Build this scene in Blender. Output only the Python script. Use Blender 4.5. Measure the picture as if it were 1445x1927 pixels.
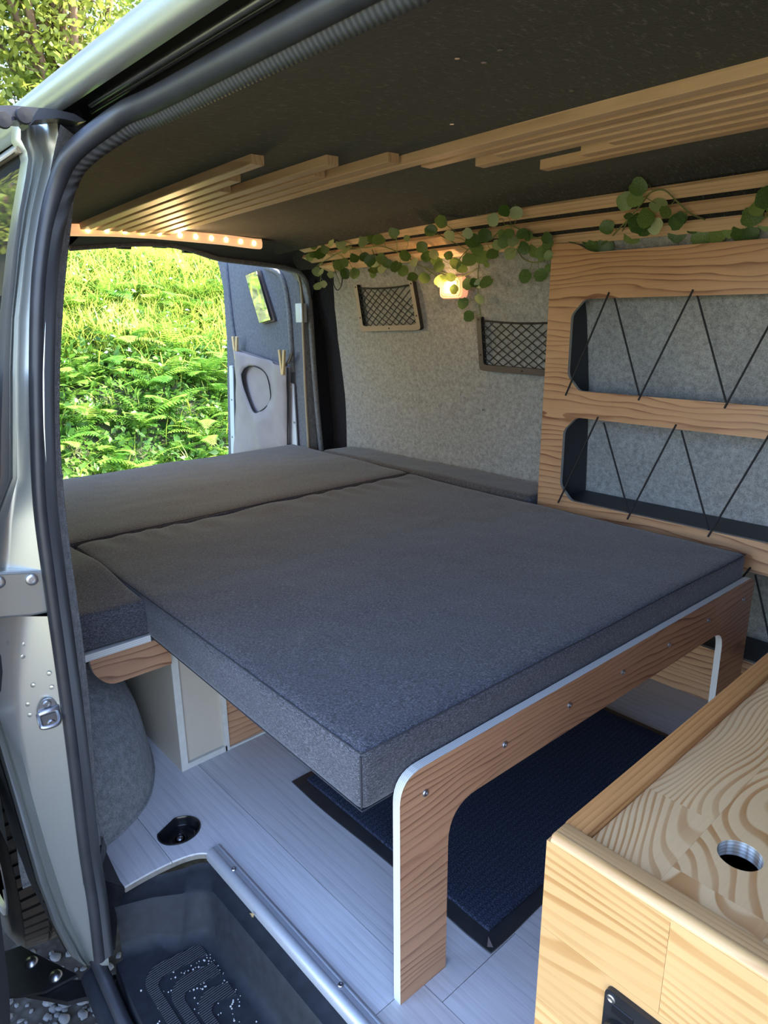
import bpy, bmesh, math, random
import numpy as np
from mathutils import Vector, Matrix, noise as mnoise

for o in list(bpy.data.objects): bpy.data.objects.remove(o)
scene = bpy.context.scene
C = scene.collection
PI = math.pi

# ------------------------------------------------------------------ camera
FPX = 1288.6; CX, CY = 722.5, 963.5
YAW, PITCH, ROLL = math.radians(48.149), math.radians(15.906), math.radians(-0.511)
CAM = np.array([0.0, 0.0, 1.0])
_f = np.array([-math.sin(YAW)*math.cos(PITCH), math.cos(YAW)*math.cos(PITCH), -math.sin(PITCH)])
_r = np.array([math.cos(YAW), math.sin(YAW), 0.0])
_u = np.cross(_r, _f)
R_ = _r*math.cos(ROLL)+_u*math.sin(ROLL)
U_ = -_r*math.sin(ROLL)+_u*math.cos(ROLL)
cam = bpy.data.cameras.new('camera'); camo = bpy.data.objects.new('camera', cam); C.objects.link(camo)
camo.matrix_world = Matrix([[R_[0], U_[0], -_f[0], CAM[0]], [R_[1], U_[1], -_f[1], CAM[1]],
                            [R_[2], U_[2], -_f[2], CAM[2]], [0, 0, 0, 1]])
cam.sensor_fit = 'VERTICAL'; cam.sensor_height = 36.0; cam.lens = 36.0*FPX/1927.0
cam.clip_start = 0.01; cam.clip_end = 300
scene.camera = camo

# ------------------------------------------------------------------ light
SUN_EL, SUN_AZ = math.radians(50), math.radians(62)      # azimuth measured from +X towards +Y
sd = Vector((math.cos(SUN_EL)*math.cos(SUN_AZ), math.cos(SUN_EL)*math.sin(SUN_AZ), math.sin(SUN_EL)))
w = bpy.data.worlds.new('world'); scene.world = w; w.use_nodes = True
wn = w.node_tree; wn.nodes.clear()
sky = wn.nodes.new('ShaderNodeTexSky'); sky.sky_type = 'NISHITA'; sky.sun_disc = False
sky.sun_elevation = SUN_EL; sky.sun_rotation = PI/2 - SUN_AZ
sky.air_density = 1.0; sky.dust_density = 1.0; sky.ozone_density = 3.0
bg = wn.nodes.new('ShaderNodeBackground'); bg.inputs['Strength'].default_value = 0.42
wo = wn.nodes.new('ShaderNodeOutputWorld')
tn = wn.nodes.new('ShaderNodeMix'); tn.data_type = 'RGBA'; tn.blend_type = 'MULTIPLY'; tn.inputs[0].default_value = 1.0; tn.inputs[7].default_value = (1.07, 0.99, 1.01, 1)
wn.links.new(sky.outputs[0], tn.inputs[6]); wn.links.new(tn.outputs[2], bg.inputs[0]); wn.links.new(bg.outputs[0], wo.inputs[0])
sl = bpy.data.lights.new('sun', 'SUN'); sl.energy = 7.0; sl.angle = math.radians(0.6); sl.color = (1.0, 0.93, 0.80)
so = bpy.data.objects.new('sun', sl); C.objects.link(so)
so.rotation_euler = sd.to_track_quat('Z', 'Y').to_euler()
vs = scene.view_settings
vs.view_transform = 'Standard'; vs.look = 'None'; vs.gamma = 1.0; vs.use_curve_mapping = False
vs.exposure = 2.08

# ------------------------------------------------------------------ pixel rays
def ray(q):
    return R_*(q[0]-CX)/FPX - U_*(q[1]-CY)/FPX + _f
def onz(q, z): d = ray(q); return CAM + d*(z-CAM[2])/d[2]
def onx(q, x): d = ray(q); return CAM + d*(x-CAM[0])/d[0]
def ony(q, y): d = ray(q); return CAM + d*(y-CAM[1])/d[1]

# ------------------------------------------------------------------ materials
class NT:
    def __init__(s, name):
        s.m = bpy.data.materials.new(name); s.m.use_nodes = True
        s.t = s.m.node_tree; s.b = s.t.nodes['Principled BSDF']
    def n(s, typ, ins=None, **kw):
        nd = s.t.nodes.new(typ)
        for k, v in kw.items(): setattr(nd, k, v)
        if ins:
            for k, v in ins.items():
                if hasattr(v, 'is_output') or isinstance(v, bpy.types.NodeSocket): s.t.links.new(v, nd.inputs[k])
                else: nd.inputs[k].default_value = v
        return nd
    def set(s, k, v):
        if isinstance(v, bpy.types.NodeSocket): s.t.links.new(v, s.b.inputs[k])
        else: s.b.inputs[k].default_value = v
    def coord(s, scale=(1, 1, 1), rnd=0.0, rot=(0, 0, 0)):
        tc = s.n('ShaderNodeTexCoord')
        v = tc.outputs['Object']
        if rnd:
            oi = s.n('ShaderNodeObjectInfo')
            cb = s.n('ShaderNodeVectorMath', {0: v, 1: s.n('ShaderNodeVectorMath', {0: oi.outputs['Random'], 1: (rnd, rnd*1.7, rnd*2.3)}, operation='MULTIPLY').outputs[0]}, operation='ADD')
            v = cb.outputs[0]
        return s.n('ShaderNodeMapping', {'Vector': v, 'Scale': scale, 'Rotation': rot}).outputs[0]
    def noise(s, vec, scale, detail=3, rough=0.55, dist=0.0):
        return s.n('ShaderNodeTexNoise', {'Vector': vec, 'Scale': scale, 'Detail': detail, 'Roughness': rough, 'Distortion': dist}).outputs['Fac']
    def ramp(s, fac, stops, interp='LINEAR'):
        nd = s.n('ShaderNodeValToRGB', {'Fac': fac}); cr = nd.color_ramp; cr.interpolation = interp
        while len(cr.elements) < len(stops): cr.elements.new(0.5)
        for e, (p, c) in zip(cr.elements, stops):
            e.position = p; e.color = (c[0], c[1], c[2], 1) if len(c) == 3 else c
        return nd.outputs[0]
    def mix(s, fac, a, b, mode='MIX'):
        nd = s.n('ShaderNodeMix', data_type='RGBA', blend_type=mode)
        for k, v in ((0, fac), (6, a), (7, b)):
            if isinstance(v, bpy.types.NodeSocket): s.t.links.new(v, nd.inputs[k])
            else: nd.inputs[k].default_value = v if k == 0 else (*v, 1)
        return nd.outputs[2]
    def bump(s, h, strength=0.3, dist=0.002):
        s.set('Normal', s.n('ShaderNodeBump', {'Height': h, 'Strength': strength, 'Distance': dist}).outputs[0])

def plain(name, col, rough=0.5, metal=0.0, spec=0.5, var=0.0, vscale=40, bump=0.0, bscale=300, coat=0.0):
    t = NT(name); t.set('Roughness', rough); t.set('Metallic', metal); t.set('Specular IOR Level', spec); t.set('Coat Weight', coat)
    if var or bump: v = t.coord()
    if var:
        f = t.noise(v, vscale, 4)
        t.set('Base Color', t.ramp(f, [(0.25, [c*(1-var) for c in col]), (0.75, [min(1, c*(1+var)) for c in col])]))
    else: t.set('Base Color', (*col, 1))
    if bump: t.bump(t.noise(v, bscale, 2), bump)
    return t.m

def felt(name, dark, light, scale=75, fine=420, fib=0.0):
    t = NT(name); v = t.coord()
    a = t.noise(v, scale, 5, 0.7); b = t.noise(v, fine, 2, 0.6)
    f = t.n('ShaderNodeMath', {0: a, 1: b}, operation='ADD').outputs[0]
    f = t.n('ShaderNodeMath', {0: f, 1: 0.5}, operation='MULTIPLY').outputs[0]
    t.set('Base Color', t.ramp(f, [(0.40, dark), (0.60, light)]))
    if fib:
        fb = t.ramp(t.noise(t.coord((1, 0.25, 1), rot=(0, 0, 0.6)), 170, 4, 0.8), [(0.56, (0, 0, 0)), (0.70, (1, 1, 1))])
        cc = t.b.inputs['Base Color'].links[0].from_socket
        t.set('Base Color', t.mix(1.0, cc, t.mix(1.0, fb, (fib, fib, fib*0.95), 'MULTIPLY'), 'ADD'))
    t.set('Roughness', 1.0); t.set('Specular IOR Level', 0.1); t.set('Sheen Weight', 0.15)
    t.bump(f, 0.55, 0.004)
    return t.m

def wood(name, grain, across, base, line, freq=55, amp=3.0, nscale=7.0, along=0.12, lo=0.70, hi=0.93, fine=0.14, rough=0.45, rnd=0.0, ndetail=2.0, coat=0.0, vary=0.75, tint=0.14, crisp=False):
    """growth lines are contours of a stretched noise added to the across-grain coordinate"""
    t = NT(name); gi = 'XYZ'.index(grain)
    sc = [1, 1, 1]; sc[gi] = along
    v = t.coord(tuple(sc), rnd)
    n1 = t.noise(v, nscale, ndetail, 0.45)
    sep = t.n('ShaderNodeSeparateXYZ', {0: v}).outputs['XYZ'.index(across)]
    val = t.n('ShaderNodeMath', {0: n1, 1: amp, 2: t.n('ShaderNodeMath', {0: sep, 1: freq}, operation='MULTIPLY').outputs[0]}, operation='MULTIPLY_ADD').outputs[0]
    fr_ = t.n('ShaderNodeMath', {0: val}, operation='FRACT').outputs[0]
    prof = t.ramp(fr_, [(0.0, (0, 0, 0)), (lo*0.6, (0.12, 0.12, 0.12)), (lo, (0.35, 0.35, 0.35)), (hi, (1, 1, 1)), (0.985, (0.85, 0.85, 0.85)), (1.0, (0, 0, 0))])
    if crisp: prof = t.ramp(fr_, [(0.0, (0, 0, 0)), (lo*0.8, (0.06, 0.06, 0.06)), (lo, (0.8, 0.8, 0.8)), (hi, (1, 1, 1)), (min(0.99, hi+0.07), (0, 0, 0)), (1.0, (0, 0, 0))])
    sc3 = [3, 3, 3]; sc3[gi] = 0.9
    mod = t.noise(t.coord(tuple(sc3), rnd), 5.0, 3, 0.6)
    mod = t.ramp(mod, [(0.33, (1-vary,)*3), (0.62, (1, 1, 1))])
    k = t.mix(1.0, prof, mod, 'MULTIPLY')
    kk = t.n('ShaderNodeRGBToBW', {0: k}).outputs[0]
    col = t.mix(kk, base, line)
    sc2 = [60, 60, 60]; sc2[gi] = 1.6
    f = t.noise(t.coord(tuple(sc2), rnd), 6.0, 3, 0.6)
    col = t.mix(1.0, col, t.ramp(f, [(0.3, (1-fine,)*3), (0.7, (1.0,)*3)]), 'MULTIPLY')
    lo_ = t.noise(t.coord((2.0, 2.0, 2.0), rnd), 1.6, 2)
    col = t.mix(1.0, col, t.ramp(lo_, [(0.3, (1-tint, 1-tint*1.15, 1-tint*1.35)), (0.7, (1, 1, 1))]), 'MULTIPLY')
    if rnd:
        oi = t.n('ShaderNodeObjectInfo').outputs['Random']
        col = t.mix(1.0, col, t.ramp(oi, [(0.0, (0.86, 0.82, 0.78)), (1.0, (1, 1, 1))]), 'MULTIPLY')
    t.set('Base Color', col); t.set('Roughness', rough); t.set('Specular IOR Level', 0.4); t.set('Coat Weight', coat); t.set('Coat Roughness', 0.3)
    t.bump(f, 0.06, 0.001)
    return t.m

M = {}
LB_, LL_ = (0.54, 0.315, 0.165), (0.20, 0.085, 0.045)
M['lam_x'] = wood('olive_laminate_along', 'X', 'Z', LB_, LL_, freq=52, amp=6.5, nscale=9, along=0.20, rough=0.4, lo=0.74, hi=0.92, ndetail=3, vary=0.6)
M['lam_y'] = wood('olive_laminate_across', 'Y', 'Z', (0.48, 0.265, 0.145), (0.18, 0.078, 0.042), freq=66, amp=8.5, nscale=9, along=0.20, rough=0.4, lo=0.74, hi=0.90, ndetail=3, vary=0.6)
M['oak'] = wood('oak_slat', 'X', 'Y', (0.82, 0.56, 0.335), (0.60, 0.385, 0.215), freq=90, amp=5, nscale=14, along=0.05, rough=0.5, rnd=3.0, vary=0.9, tint=0.08)
PB_, PL_ = (0.86, 0.585, 0.30), (0.56, 0.27, 0.095)
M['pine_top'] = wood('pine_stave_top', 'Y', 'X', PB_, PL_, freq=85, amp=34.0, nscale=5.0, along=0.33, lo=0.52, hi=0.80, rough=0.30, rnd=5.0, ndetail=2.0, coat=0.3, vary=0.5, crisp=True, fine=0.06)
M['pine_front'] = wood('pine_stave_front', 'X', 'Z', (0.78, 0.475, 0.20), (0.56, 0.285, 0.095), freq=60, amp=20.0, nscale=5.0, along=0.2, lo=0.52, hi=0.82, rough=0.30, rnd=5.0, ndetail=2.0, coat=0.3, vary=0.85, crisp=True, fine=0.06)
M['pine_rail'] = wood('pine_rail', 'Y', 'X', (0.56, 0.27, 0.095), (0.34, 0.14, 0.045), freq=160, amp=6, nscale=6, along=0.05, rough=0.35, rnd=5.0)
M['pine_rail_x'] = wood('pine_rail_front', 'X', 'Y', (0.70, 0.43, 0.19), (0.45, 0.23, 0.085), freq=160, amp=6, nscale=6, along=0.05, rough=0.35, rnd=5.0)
M['vinyl'] = wood('grey_oak_vinyl', 'X', 'Y', (0.57, 0.575, 0.59), (0.455, 0.46, 0.475), freq=55, amp=7, nscale=5, along=0.10, rough=0.34, rnd=4.0, fine=0.16, vary=0.9, tint=0.05)
def ply_edge(name, axis, rotz=0.0, scale=105, k=1.0):
    t = NT(name); v = t.coord(rot=(0, 0, rotz))
    wv = t.n('ShaderNodeTexWave', {'Vector': v, 'Scale': scale, 'Distortion': 0.0}, wave_type='BANDS', bands_direction=axis)
    t.set('Base Color', t.ramp(wv.outputs['Fac'], [(0, (0.50*k, 0.48*k, 0.42*k)), (0.5, (0.70*k, 0.69*k, 0.64*k)), (1, (0.78*k, 0.78*k, 0.74*k))]))
    t.set('Roughness', 0.5); return t.m
M['ply'] = ply_edge('plywood_edge', 'X', math.atan2(1.68-0.541, -0.5625+0.591)-PI/2, 105, 0.82)
M['ply_z'] = ply_edge('plywood_edge_flat', 'Z', 0, 80, 0.85)
M['ply_y'] = ply_edge('plywood_edge_shelf', 'Y', 0, 80, 0.42)
M['floor_edge'] = plain('worn_floor_edge', (0.17, 0.155, 0.13), 0.8, var=0.25, vscale=60)
M['plypale'] = plain('pale_ply_edge', (0.52, 0.50, 0.44), 0.55, var=0.08, vscale=60)
M['cream'] = plain('cream_board', (0.47, 0.41, 0.32), 0.38, var=0.03)
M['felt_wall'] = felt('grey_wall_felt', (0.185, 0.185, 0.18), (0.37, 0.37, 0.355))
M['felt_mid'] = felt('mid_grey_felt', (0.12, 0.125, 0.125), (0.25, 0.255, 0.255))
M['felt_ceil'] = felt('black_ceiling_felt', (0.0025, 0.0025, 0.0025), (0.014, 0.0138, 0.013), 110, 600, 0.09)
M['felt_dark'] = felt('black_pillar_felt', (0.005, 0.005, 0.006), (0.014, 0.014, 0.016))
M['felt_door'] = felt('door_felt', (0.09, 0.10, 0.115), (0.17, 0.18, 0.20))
def fabric():
    t = NT('heather_upholstery'); v = t.coord()
    a = t.noise(t.coord((1, 0.25, 1)), 760, 2, 0.7); b = t.noise(t.coord((0.25, 1, 1)), 760, 2, 0.7)
    f = t.n('ShaderNodeMath', {0: a, 1: b}, operation='ADD').outputs[0]
    f = t.n('ShaderNodeMath', {0: f, 1: 0.5}, operation='MULTIPLY').outputs[0]
    col = t.ramp(f, [(0.38, (0.020, 0.020, 0.023)), (0.51, (0.062, 0.061, 0.069)), (0.64, (0.175, 0.172, 0.188))])
    big = t.noise(v, 7, 3)
    col = t.mix(1.0, col, t.ramp(big, [(0.3, (0.9, 0.9, 0.9)), (0.7, (1, 1, 1))]), 'MULTIPLY')
    t.set('Base Color', col); t.set('Roughness', 0.85); t.set('Specular IOR Level', 0.25); t.set('Sheen Weight', 0.25); t.set('Sheen Roughness', 0.4)
    t.bump(f, 0.35, 0.002); return t.m
M['fabric'] = fabric()
M['thread'] = plain('dark_thread', (0.028, 0.028, 0.032), 0.9)
def paint():
    t = NT('silver_green_paint'); v = t.coord()
    f = t.noise(v, 3000, 1)
    t.set('Base Color', t.ramp(f, [(0.3, (0.36, 0.375, 0.35)), (0.7, (0.46, 0.475, 0.445))]))
    t.set('Metallic', 0.8); t.set('Roughness', 0.34); t.set('Coat Weight', 0.25); t.set('Coat Roughness', 0.12)
    return t.m
M['paint'] = paint()
M['steel'] = plain('zinc_steel', (0.40, 0.41, 0.43), 0.36, 1.0, var=0.12, vscale=60)
M['alu'] = plain('brushed_aluminium', (0.42, 0.44, 0.47), 0.42, 0.5, var=0.05, vscale=200)
M['whitealu'] = plain('white_aluminium', (0.62, 0.66, 0.72), 0.4, 0.2)
M['rubber'] = plain('black_rubber', (0.022, 0.023, 0.026), 0.42, spec=0.5, var=0.25, vscale=30)
M['plastic'] = plain('black_step_plastic', (0.014, 0.016, 0.020), 0.60, spec=0.22, var=0.3, vscale=50, bump=0.15, bscale=900)
M['gloss'] = plain('gloss_black', (0.010, 0.010, 0.011), 0.18)
M['blackmetal'] = plain('black_painted_metal', (0.014, 0.014, 0.015), 0.38, var=0.3, vscale=40)
M['matteblack'] = plain('matte_black', (0.010, 0.010, 0.012), 0.8)
M['navy'] = plain('dark_shelf_laminate', (0.020, 0.023, 0.030), 0.5)
M['cord'] = plain('black_elastic_cord', (0.010, 0.010, 0.012), 0.8)
M['brownplastic'] = plain('brown_grey_plastic', (0.30, 0.235, 0.205), 0.42, var=0.06)
M['brownplastic2'] = plain('dark_brown_plastic', (0.095, 0.075, 0.068), 0.42, var=0.06)
M['bagcloth'] = plain('mauve_grey_cloth', (0.29, 0.255, 0.25), 0.9, var=0.08, vscale=14, bump=0.1, bscale=900)
M['peg'] = plain('beech_peg', (0.62, 0.45, 0.22), 0.6, var=0.1)
M['tyre'] = plain('tyre_rubber', (0.030, 0.026, 0.022), 0.85, var=0.45, vscale=18, bump=0.2, bscale=120)
M['bronze'] = plain('tan_door_edge', (0.30, 0.25, 0.17), 0.5)
M['dirt'] = plain('pale_crumb', (0.55, 0.52, 0.47), 0.9)
M['dryleaf'] = plain('dry_leaf', (0.42, 0.29, 0.12), 0.8)
def mat_rug():
    t = NT('navy_ribbed_rug'); v = t.coord()
    wv = t.n('ShaderNodeTexWave', {'Vector': v, 'Scale': 26, 'Distortion': 0.5, 'Detail': 2, 'Detail Scale': 8}, wave_type='BANDS', bands_direction='X')
    f = t.noise(v, 420, 4, 0.75)
    col = t.ramp(f, [(0.36, (0.008, 0.011, 0.020)), (0.52, (0.026, 0.034, 0.060)), (0.68, (0.13, 0.15, 0.22))])
    col = t.mix(1.0, col, t.ramp(wv.outputs['Fac'], [(0, (0.78, 0.78, 0.78)), (1, (1, 1, 1))]), 'MULTIPLY')
    t.set('Base Color', col); t.set('Roughness', 1); t.set('Specular IOR Level', 0.1)
    h = t.n('ShaderNodeMath', {0: f, 1: 2.5, 2: wv.outputs['Fac']}, operation='MULTIPLY_ADD').outputs[0]
    t.bump(h, 0.6, 0.003); return t.m
M['rug'] = mat_rug()
def tread_mat():
    t = NT('ribbed_tread_rubber'); v = t.coord()
    wv = t.n('ShaderNodeTexWave', {'Vector': v, 'Scale': 75, 'Distortion': 0.0}, wave_type='BANDS', bands_direction='X')
    t.set('Base Color', t.ramp(wv.outputs['Fac'], [(0, (0.012, 0.013, 0.016)), (1, (0.050, 0.054, 0.062))])); t.set('Roughness', 0.55)
    t.bump(wv.outputs['Fac'], 0.9, 0.003); return t.m
M['tread'] = tread_mat()
def seal_mat():
    t = NT('ribbed_seal_lip'); v = t.coord()
    wv = t.n('ShaderNodeTexWave', {'Vector': v, 'Scale': 42, 'Distortion': 0.0}, wave_type='BANDS', bands_direction='X')
    t.set('Base Color', t.ramp(wv.outputs['Fac'], [(0, (0.03, 0.031, 0.033)), (1, (0.06, 0.062, 0.064))])); t.set('Roughness', 0.5)
    t.bump(wv.outputs['Fac'], 0.5, 0.002); return t.m
M['seallip'] = seal_mat()
def glass_dark():
    t = NT('tinted_glass'); t.set('Base Color', (0.02, 0.022, 0.028, 1)); t.set('Roughness', 0.03); t.set('Specular IOR Level', 0.4)
    return t.m
M['glass'] = glass_dark()
M['mirror'] = plain('mirror_glass', (0.92, 0.94, 0.93), 0.03, 1.0)
def emis(name, col, st):
    t = NT(name); t.set('Base Color', (*col, 1)); t.set('Emission Color', (*col, 1)); t.set('Emission Strength', st); t.set('Roughness', 0.4); return t.m
M['led'] = emis('led_dot', (1.0, 0.68, 0.30), 9.0)
M['ledbar'] = emis('led_diffuser', (1.0, 0.56, 0.27), 0.19)
M['lampglass'] = emis('lamp_glass', (1.0, 0.42, 0.24), 0.16)
M['bulb'] = emis('lamp_bulb', (1.0, 0.72, 0.34), 6.0)
def leafmat(name, c1, c2, transl=0.35, rough=0.45, scale=14, rnd=True):
    t = NT(name); v = t.coord(rnd=7.0 if rnd else 0)
    f = t.noise(v, scale, 2)
    if rnd:
        oi = t.n('ShaderNodeObjectInfo')
        f = t.n('ShaderNodeMath', {0: f, 1: t.n('ShaderNodeMath', {0: oi.outputs['Random'], 1: 0.5}, operation='MULTIPLY').outputs[0]}, operation='ADD').outputs[0]
        f = t.n('ShaderNodeMath', {0: f, 1: 0.25}, operation='SUBTRACT').outputs[0]
    col = t.ramp(f, [(0.3, c1), (0.72, c2)])
    t.set('Base Color', col); t.set('Roughness', rough); t.set('Specular IOR Level', 0.35)
    tr = t.n('ShaderNodeBsdfTranslucent', {'Color': col})
    mx = t.n('ShaderNodeMixShader', {0: transl, 1: t.b.outputs[0], 2: tr.outputs[0]})
    out = [n for n in t.t.nodes if n.type == 'OUTPUT_MATERIAL'][0]
    t.t.links.new(mx.outputs[0], out.inputs[0])
    return t.m
M['vine'] = leafmat('round_vine_leaf', (0.055, 0.115, 0.028), (0.23, 0.33, 0.10), 0.30, 0.36)
M['vinepale'] = leafmat('pale_vine_leaf', (0.30, 0.38, 0.17), (0.48, 0.56, 0.32), 0.3, 0.42)
M['stem'] = plain('vine_stem', (0.16, 0.19, 0.06), 0.6)
M['fern'] = leafmat('fern_leaf', (0.06, 0.19, 0.02), (0.26, 0.44, 0.06), 0.45, 0.42)
M['grass'] = leafmat('grass_blade', (0.26, 0.38, 0.04), (0.68, 0.72, 0.16), 0.45, 0.5, 1.6, False)
M['bramble'] = leafmat('ground_leaf', (0.035, 0.11, 0.016), (0.16, 0.30, 0.045), 0.4, 0.45, 2.5, False)
M['flower'] = plain('white_flower', (0.85, 0.86, 0.82), 0.8)
M['treeleaf'] = leafmat('tree_leaf', (0.13, 0.21, 0.03), (0.42, 0.43, 0.09), 0.45, 0.45, 0.9, False)
M['bark'] = plain('bark', (0.19, 0.115, 0.075), 0.9, var=0.3, vscale=6)
M['soil'] = plain('bank_soil', (0.05, 0.06, 0.025), 1.0, var=0.4, vscale=4, bump=0.3, bscale=20)
def gravel():
    t = NT('gravel_ground'); v = t.coord()
    vo = t.n('ShaderNodeTexVoronoi', {'Vector': v, 'Scale': 45})
    f = t.noise(v, 9, 4)
    col = t.mix(f, t.ramp(vo.outputs['Distance'], [(0, (0.13, 0.125, 0.12)), (0.6, (0.035, 0.03, 0.025))]), (0.060, 0.048, 0.038))
    sy_ = t.n('ShaderNodeSeparateXYZ', {0: v}).outputs[1]
    vg = t.n('ShaderNodeMath', {0: f, 1: 1.6, 2: sy_}, operation='MULTIPLY_ADD').outputs[0]
    vr = t.n('ShaderNodeMapRange', {'Value': vg, 'From Min': -1.6, 'From Max': -0.9, 'To Min': 1.0, 'To Max': 0.0}).outputs[0]
    gcol = t.ramp(t.noise(v, 3, 4), [(0.3, (0.12, 0.125, 0.045)), (0.7, (0.27, 0.235, 0.12))])
    col = t.mix(vr, col, gcol)
    t.set('Base Color', col); t.set('Roughness', 0.95); t.bump(vo.outputs['Distance'], -0.8, 0.02); return t.m
M['gravel'] = gravel()
M['stone'] = plain('grey_stone', (0.13, 0.128, 0.13), 0.9, var=0.35, vscale=25, bump=0.2, bscale=80)
M['wheelalu'] = plain('alloy_wheel', (0.55, 0.55, 0.54), 0.35, 0.8, var=0.15, vscale=20)

# ------------------------------------------------------------------ mesh helpers
def link(name, me, mats, parent=None, smooth=False):
    o = bpy.data.objects.new(name, me); C.objects.link(o)
    if not isinstance(mats, (list, tuple)): mats = [mats]
    if not me.materials:
        for m in mats: me.materials.append(M[m] if isinstance(m, str) else m)
    if smooth: me.polygons.foreach_set('use_smooth', [True]*len(me.polygons))
    if parent is not None: o.parent = parent
    return o
def from_bm(name, bm, mats, parent=None, smooth=False, autos=None):
    me = bpy.data.meshes.new(name); bm.normal_update(); bm.to_mesh(me); bm.free()
    o = link(name, me, mats, parent, smooth)
    if autos: me.set_sharp_from_angle(angle=math.radians(autos))
    return o
def pyd(name, v, f, mats, parent=None, smooth=False, autos=None):
    me = bpy.data.meshes.new(name); me.from_pydata([tuple(map(float, p)) for p in v], [], f); me.update()
    o = link(name, me, mats, parent, smooth)
    if autos: me.set_sharp_from_angle(angle=math.radians(autos))
    return o
def tag(o, label=None, cat=None, group=None, kind=None):
    if label: o['label'] = label
    if cat: o['category'] = cat
    if group: o['group'] = group
    if kind: o['kind'] = kind
    return o
def empty(name, loc, label=None, cat=None, group=None, kind=None):
    o = bpy.data.objects.new(name, None); C.objects.link(o); o.location = loc; o.empty_display_size = 0.05
    o['_base'] = 1
    del o['_base']
    return tag(o, label, cat, group, kind)
def adopt(ch, root):
    """parent a mesh that is built in world coordinates"""
    ch.parent = root; ch.matrix_parent_inverse = Matrix.Translation(-Vector(root.location)) if root.rotation_euler.z == 0 else root.matrix_basis.inverted()
    return ch
def bm_box(bm, x0, x1, y0, y1, z0, z1, bevel=0.0, seg=2):
    r = bmesh.ops.create_cube(bm, size=1.0)
    vs_ = r['verts']
    for v in vs_:
        v.co = Vector(((x0+x1)/2+v.co.x*(x1-x0), (y0+y1)/2+v.co.y*(y1-y0), (z0+z1)/2+v.co.z*(z1-z0)))
    if bevel:
        es = list({e for v in vs_ for e in v.link_edges})
        bmesh.ops.bevel(bm, geom=es, offset=bevel, segments=seg, affect='EDGES', profile=0.5)
def box(name, x0, x1, y0, y1, z0, z1, mat, root=None, bevel=0.0, seg=2):
    bm = bmesh.new(); bm_box(bm, x0, x1, y0, y1, z0, z1, bevel, seg)
    o = from_bm(name, bm, mat, None, bevel > 0, 40 if bevel else None)
    if root is not None: adopt(o, root)
    return o
def roundpoly(pts, radii, seg=6):
    out = []; n = len(pts)
    for i in range(n):
        p = Vector(pts[i]).to_2d(); a = Vector(pts[i-1]).to_2d(); b = Vector(pts[(i+1) % n]).to_2d()
        r = radii[i] if isinstance(radii, (list, tuple)) else radii
        if r <= 0: out.append(p); continue
        da, db = (a-p).normalized(), (b-p).normalized()
        r = min(r, (a-p).length*0.49, (b-p).length*0.49)
        for k in range(seg+1):
            t = k/seg
            out.append((p+da*r)*(1-t)**2 + p*2*t*(1-t) + (p+db*r)*t*t)
    return [(q.x, q.y) for q in out]
def plate(name, outer, holes, to3, thick, mats, root=None, edge_bevel=0.0):
    """2-D outline with holes, mapped by to3(a,b,depth); caps = material 0, edges = material 1"""
    bm = bmesh.new(); edges = []
    for loop in [outer]+list(holes):
        vs_ = [bm.verts.new((a, b, 0)) for a, b in loop]
        for i in range(len(vs_)): edges.append(bm.edges.new((vs_[i], vs_[(i+1) % len(vs_)])))
    bmesh.ops.triangle_fill(bm, use_beauty=True, use_dissolve=False, edges=edges)
    faces = list(bm.faces)
    for f in faces: f.material_index = 0
    ret = bmesh.ops.extrude_face_region(bm, geom=faces)
    for g in ret['geom']:
        if isinstance(g, bmesh.types.BMVert): g.co.z = 1.0
    fz = set()
    for f in bm.faces:
        zs = {round(v.co.z, 3) for v in f.verts}
        f.material_index = 0 if len(zs) == 1 else (1 if isinstance(mats, (list, tuple)) and len(mats) > 1 else 0)
    for v in bm.verts: v.co = Vector(to3(v.co.x, v.co.y, v.co.z*thick))
    bmesh.ops.recalc_face_normals(bm, faces=list(bm.faces))
    o = from_bm(name, bm, mats)
    if root is not None: adopt(o, root)
    return o
def bm_tube(bm, pts, rad, n=8, closed=False, caps=True):
    pts = [Vector(p) for p in pts]; m = len(pts)
    T = []
    for i in range(m):
        a = pts[i-1] if (i > 0 or closed) else pts[i]; b = pts[(i+1) % m] if (i < m-1 or closed) else pts[i]
        d = (b-a); T.append(d.normalized() if d.length > 1e-9 else Vector((0, 0, 1)))
    up = Vector((0, 0, 1)) if abs(T[0].z) < 0.9 else Vector((1, 0, 0))
    nrm = (up - T[0]*up.dot(T[0])).normalized(); rings = []
    for i in range(m):
        nrm = (nrm - T[i]*nrm.dot(T[i]))
        nrm = nrm.normalized() if nrm.length > 1e-6 else T[i].orthogonal().normalized()
        bn = T[i].cross(nrm); r = rad[i] if isinstance(rad, (list, tuple)) else rad
        rings.append([bm.verts.new(pts[i]+(nrm*math.cos(2*PI*k/n)+bn*math.sin(2*PI*k/n))*r) for k in range(n)])
    for i in range(m if closed else m-1):
        A, B = rings[i], rings[(i+1) % m]
        for k in range(n): bm.faces.new((A[k], A[(k+1) % n], B[(k+1) % n], B[k]))
    if caps and not closed:
        bm.faces.new(rings[0][::-1]); bm.faces.new(rings[-1])
def tube(name, pts, rad, mat, root=None, n=8, closed=False):
    bm = bmesh.new(); bm_tube(bm, pts, rad, n, closed)
    bmesh.ops.recalc_face_normals(bm, faces=list(bm.faces))
    o = from_bm(name, bm, mat, None, True, 50)
    if root is not None: adopt(o, root)
    return o
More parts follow.
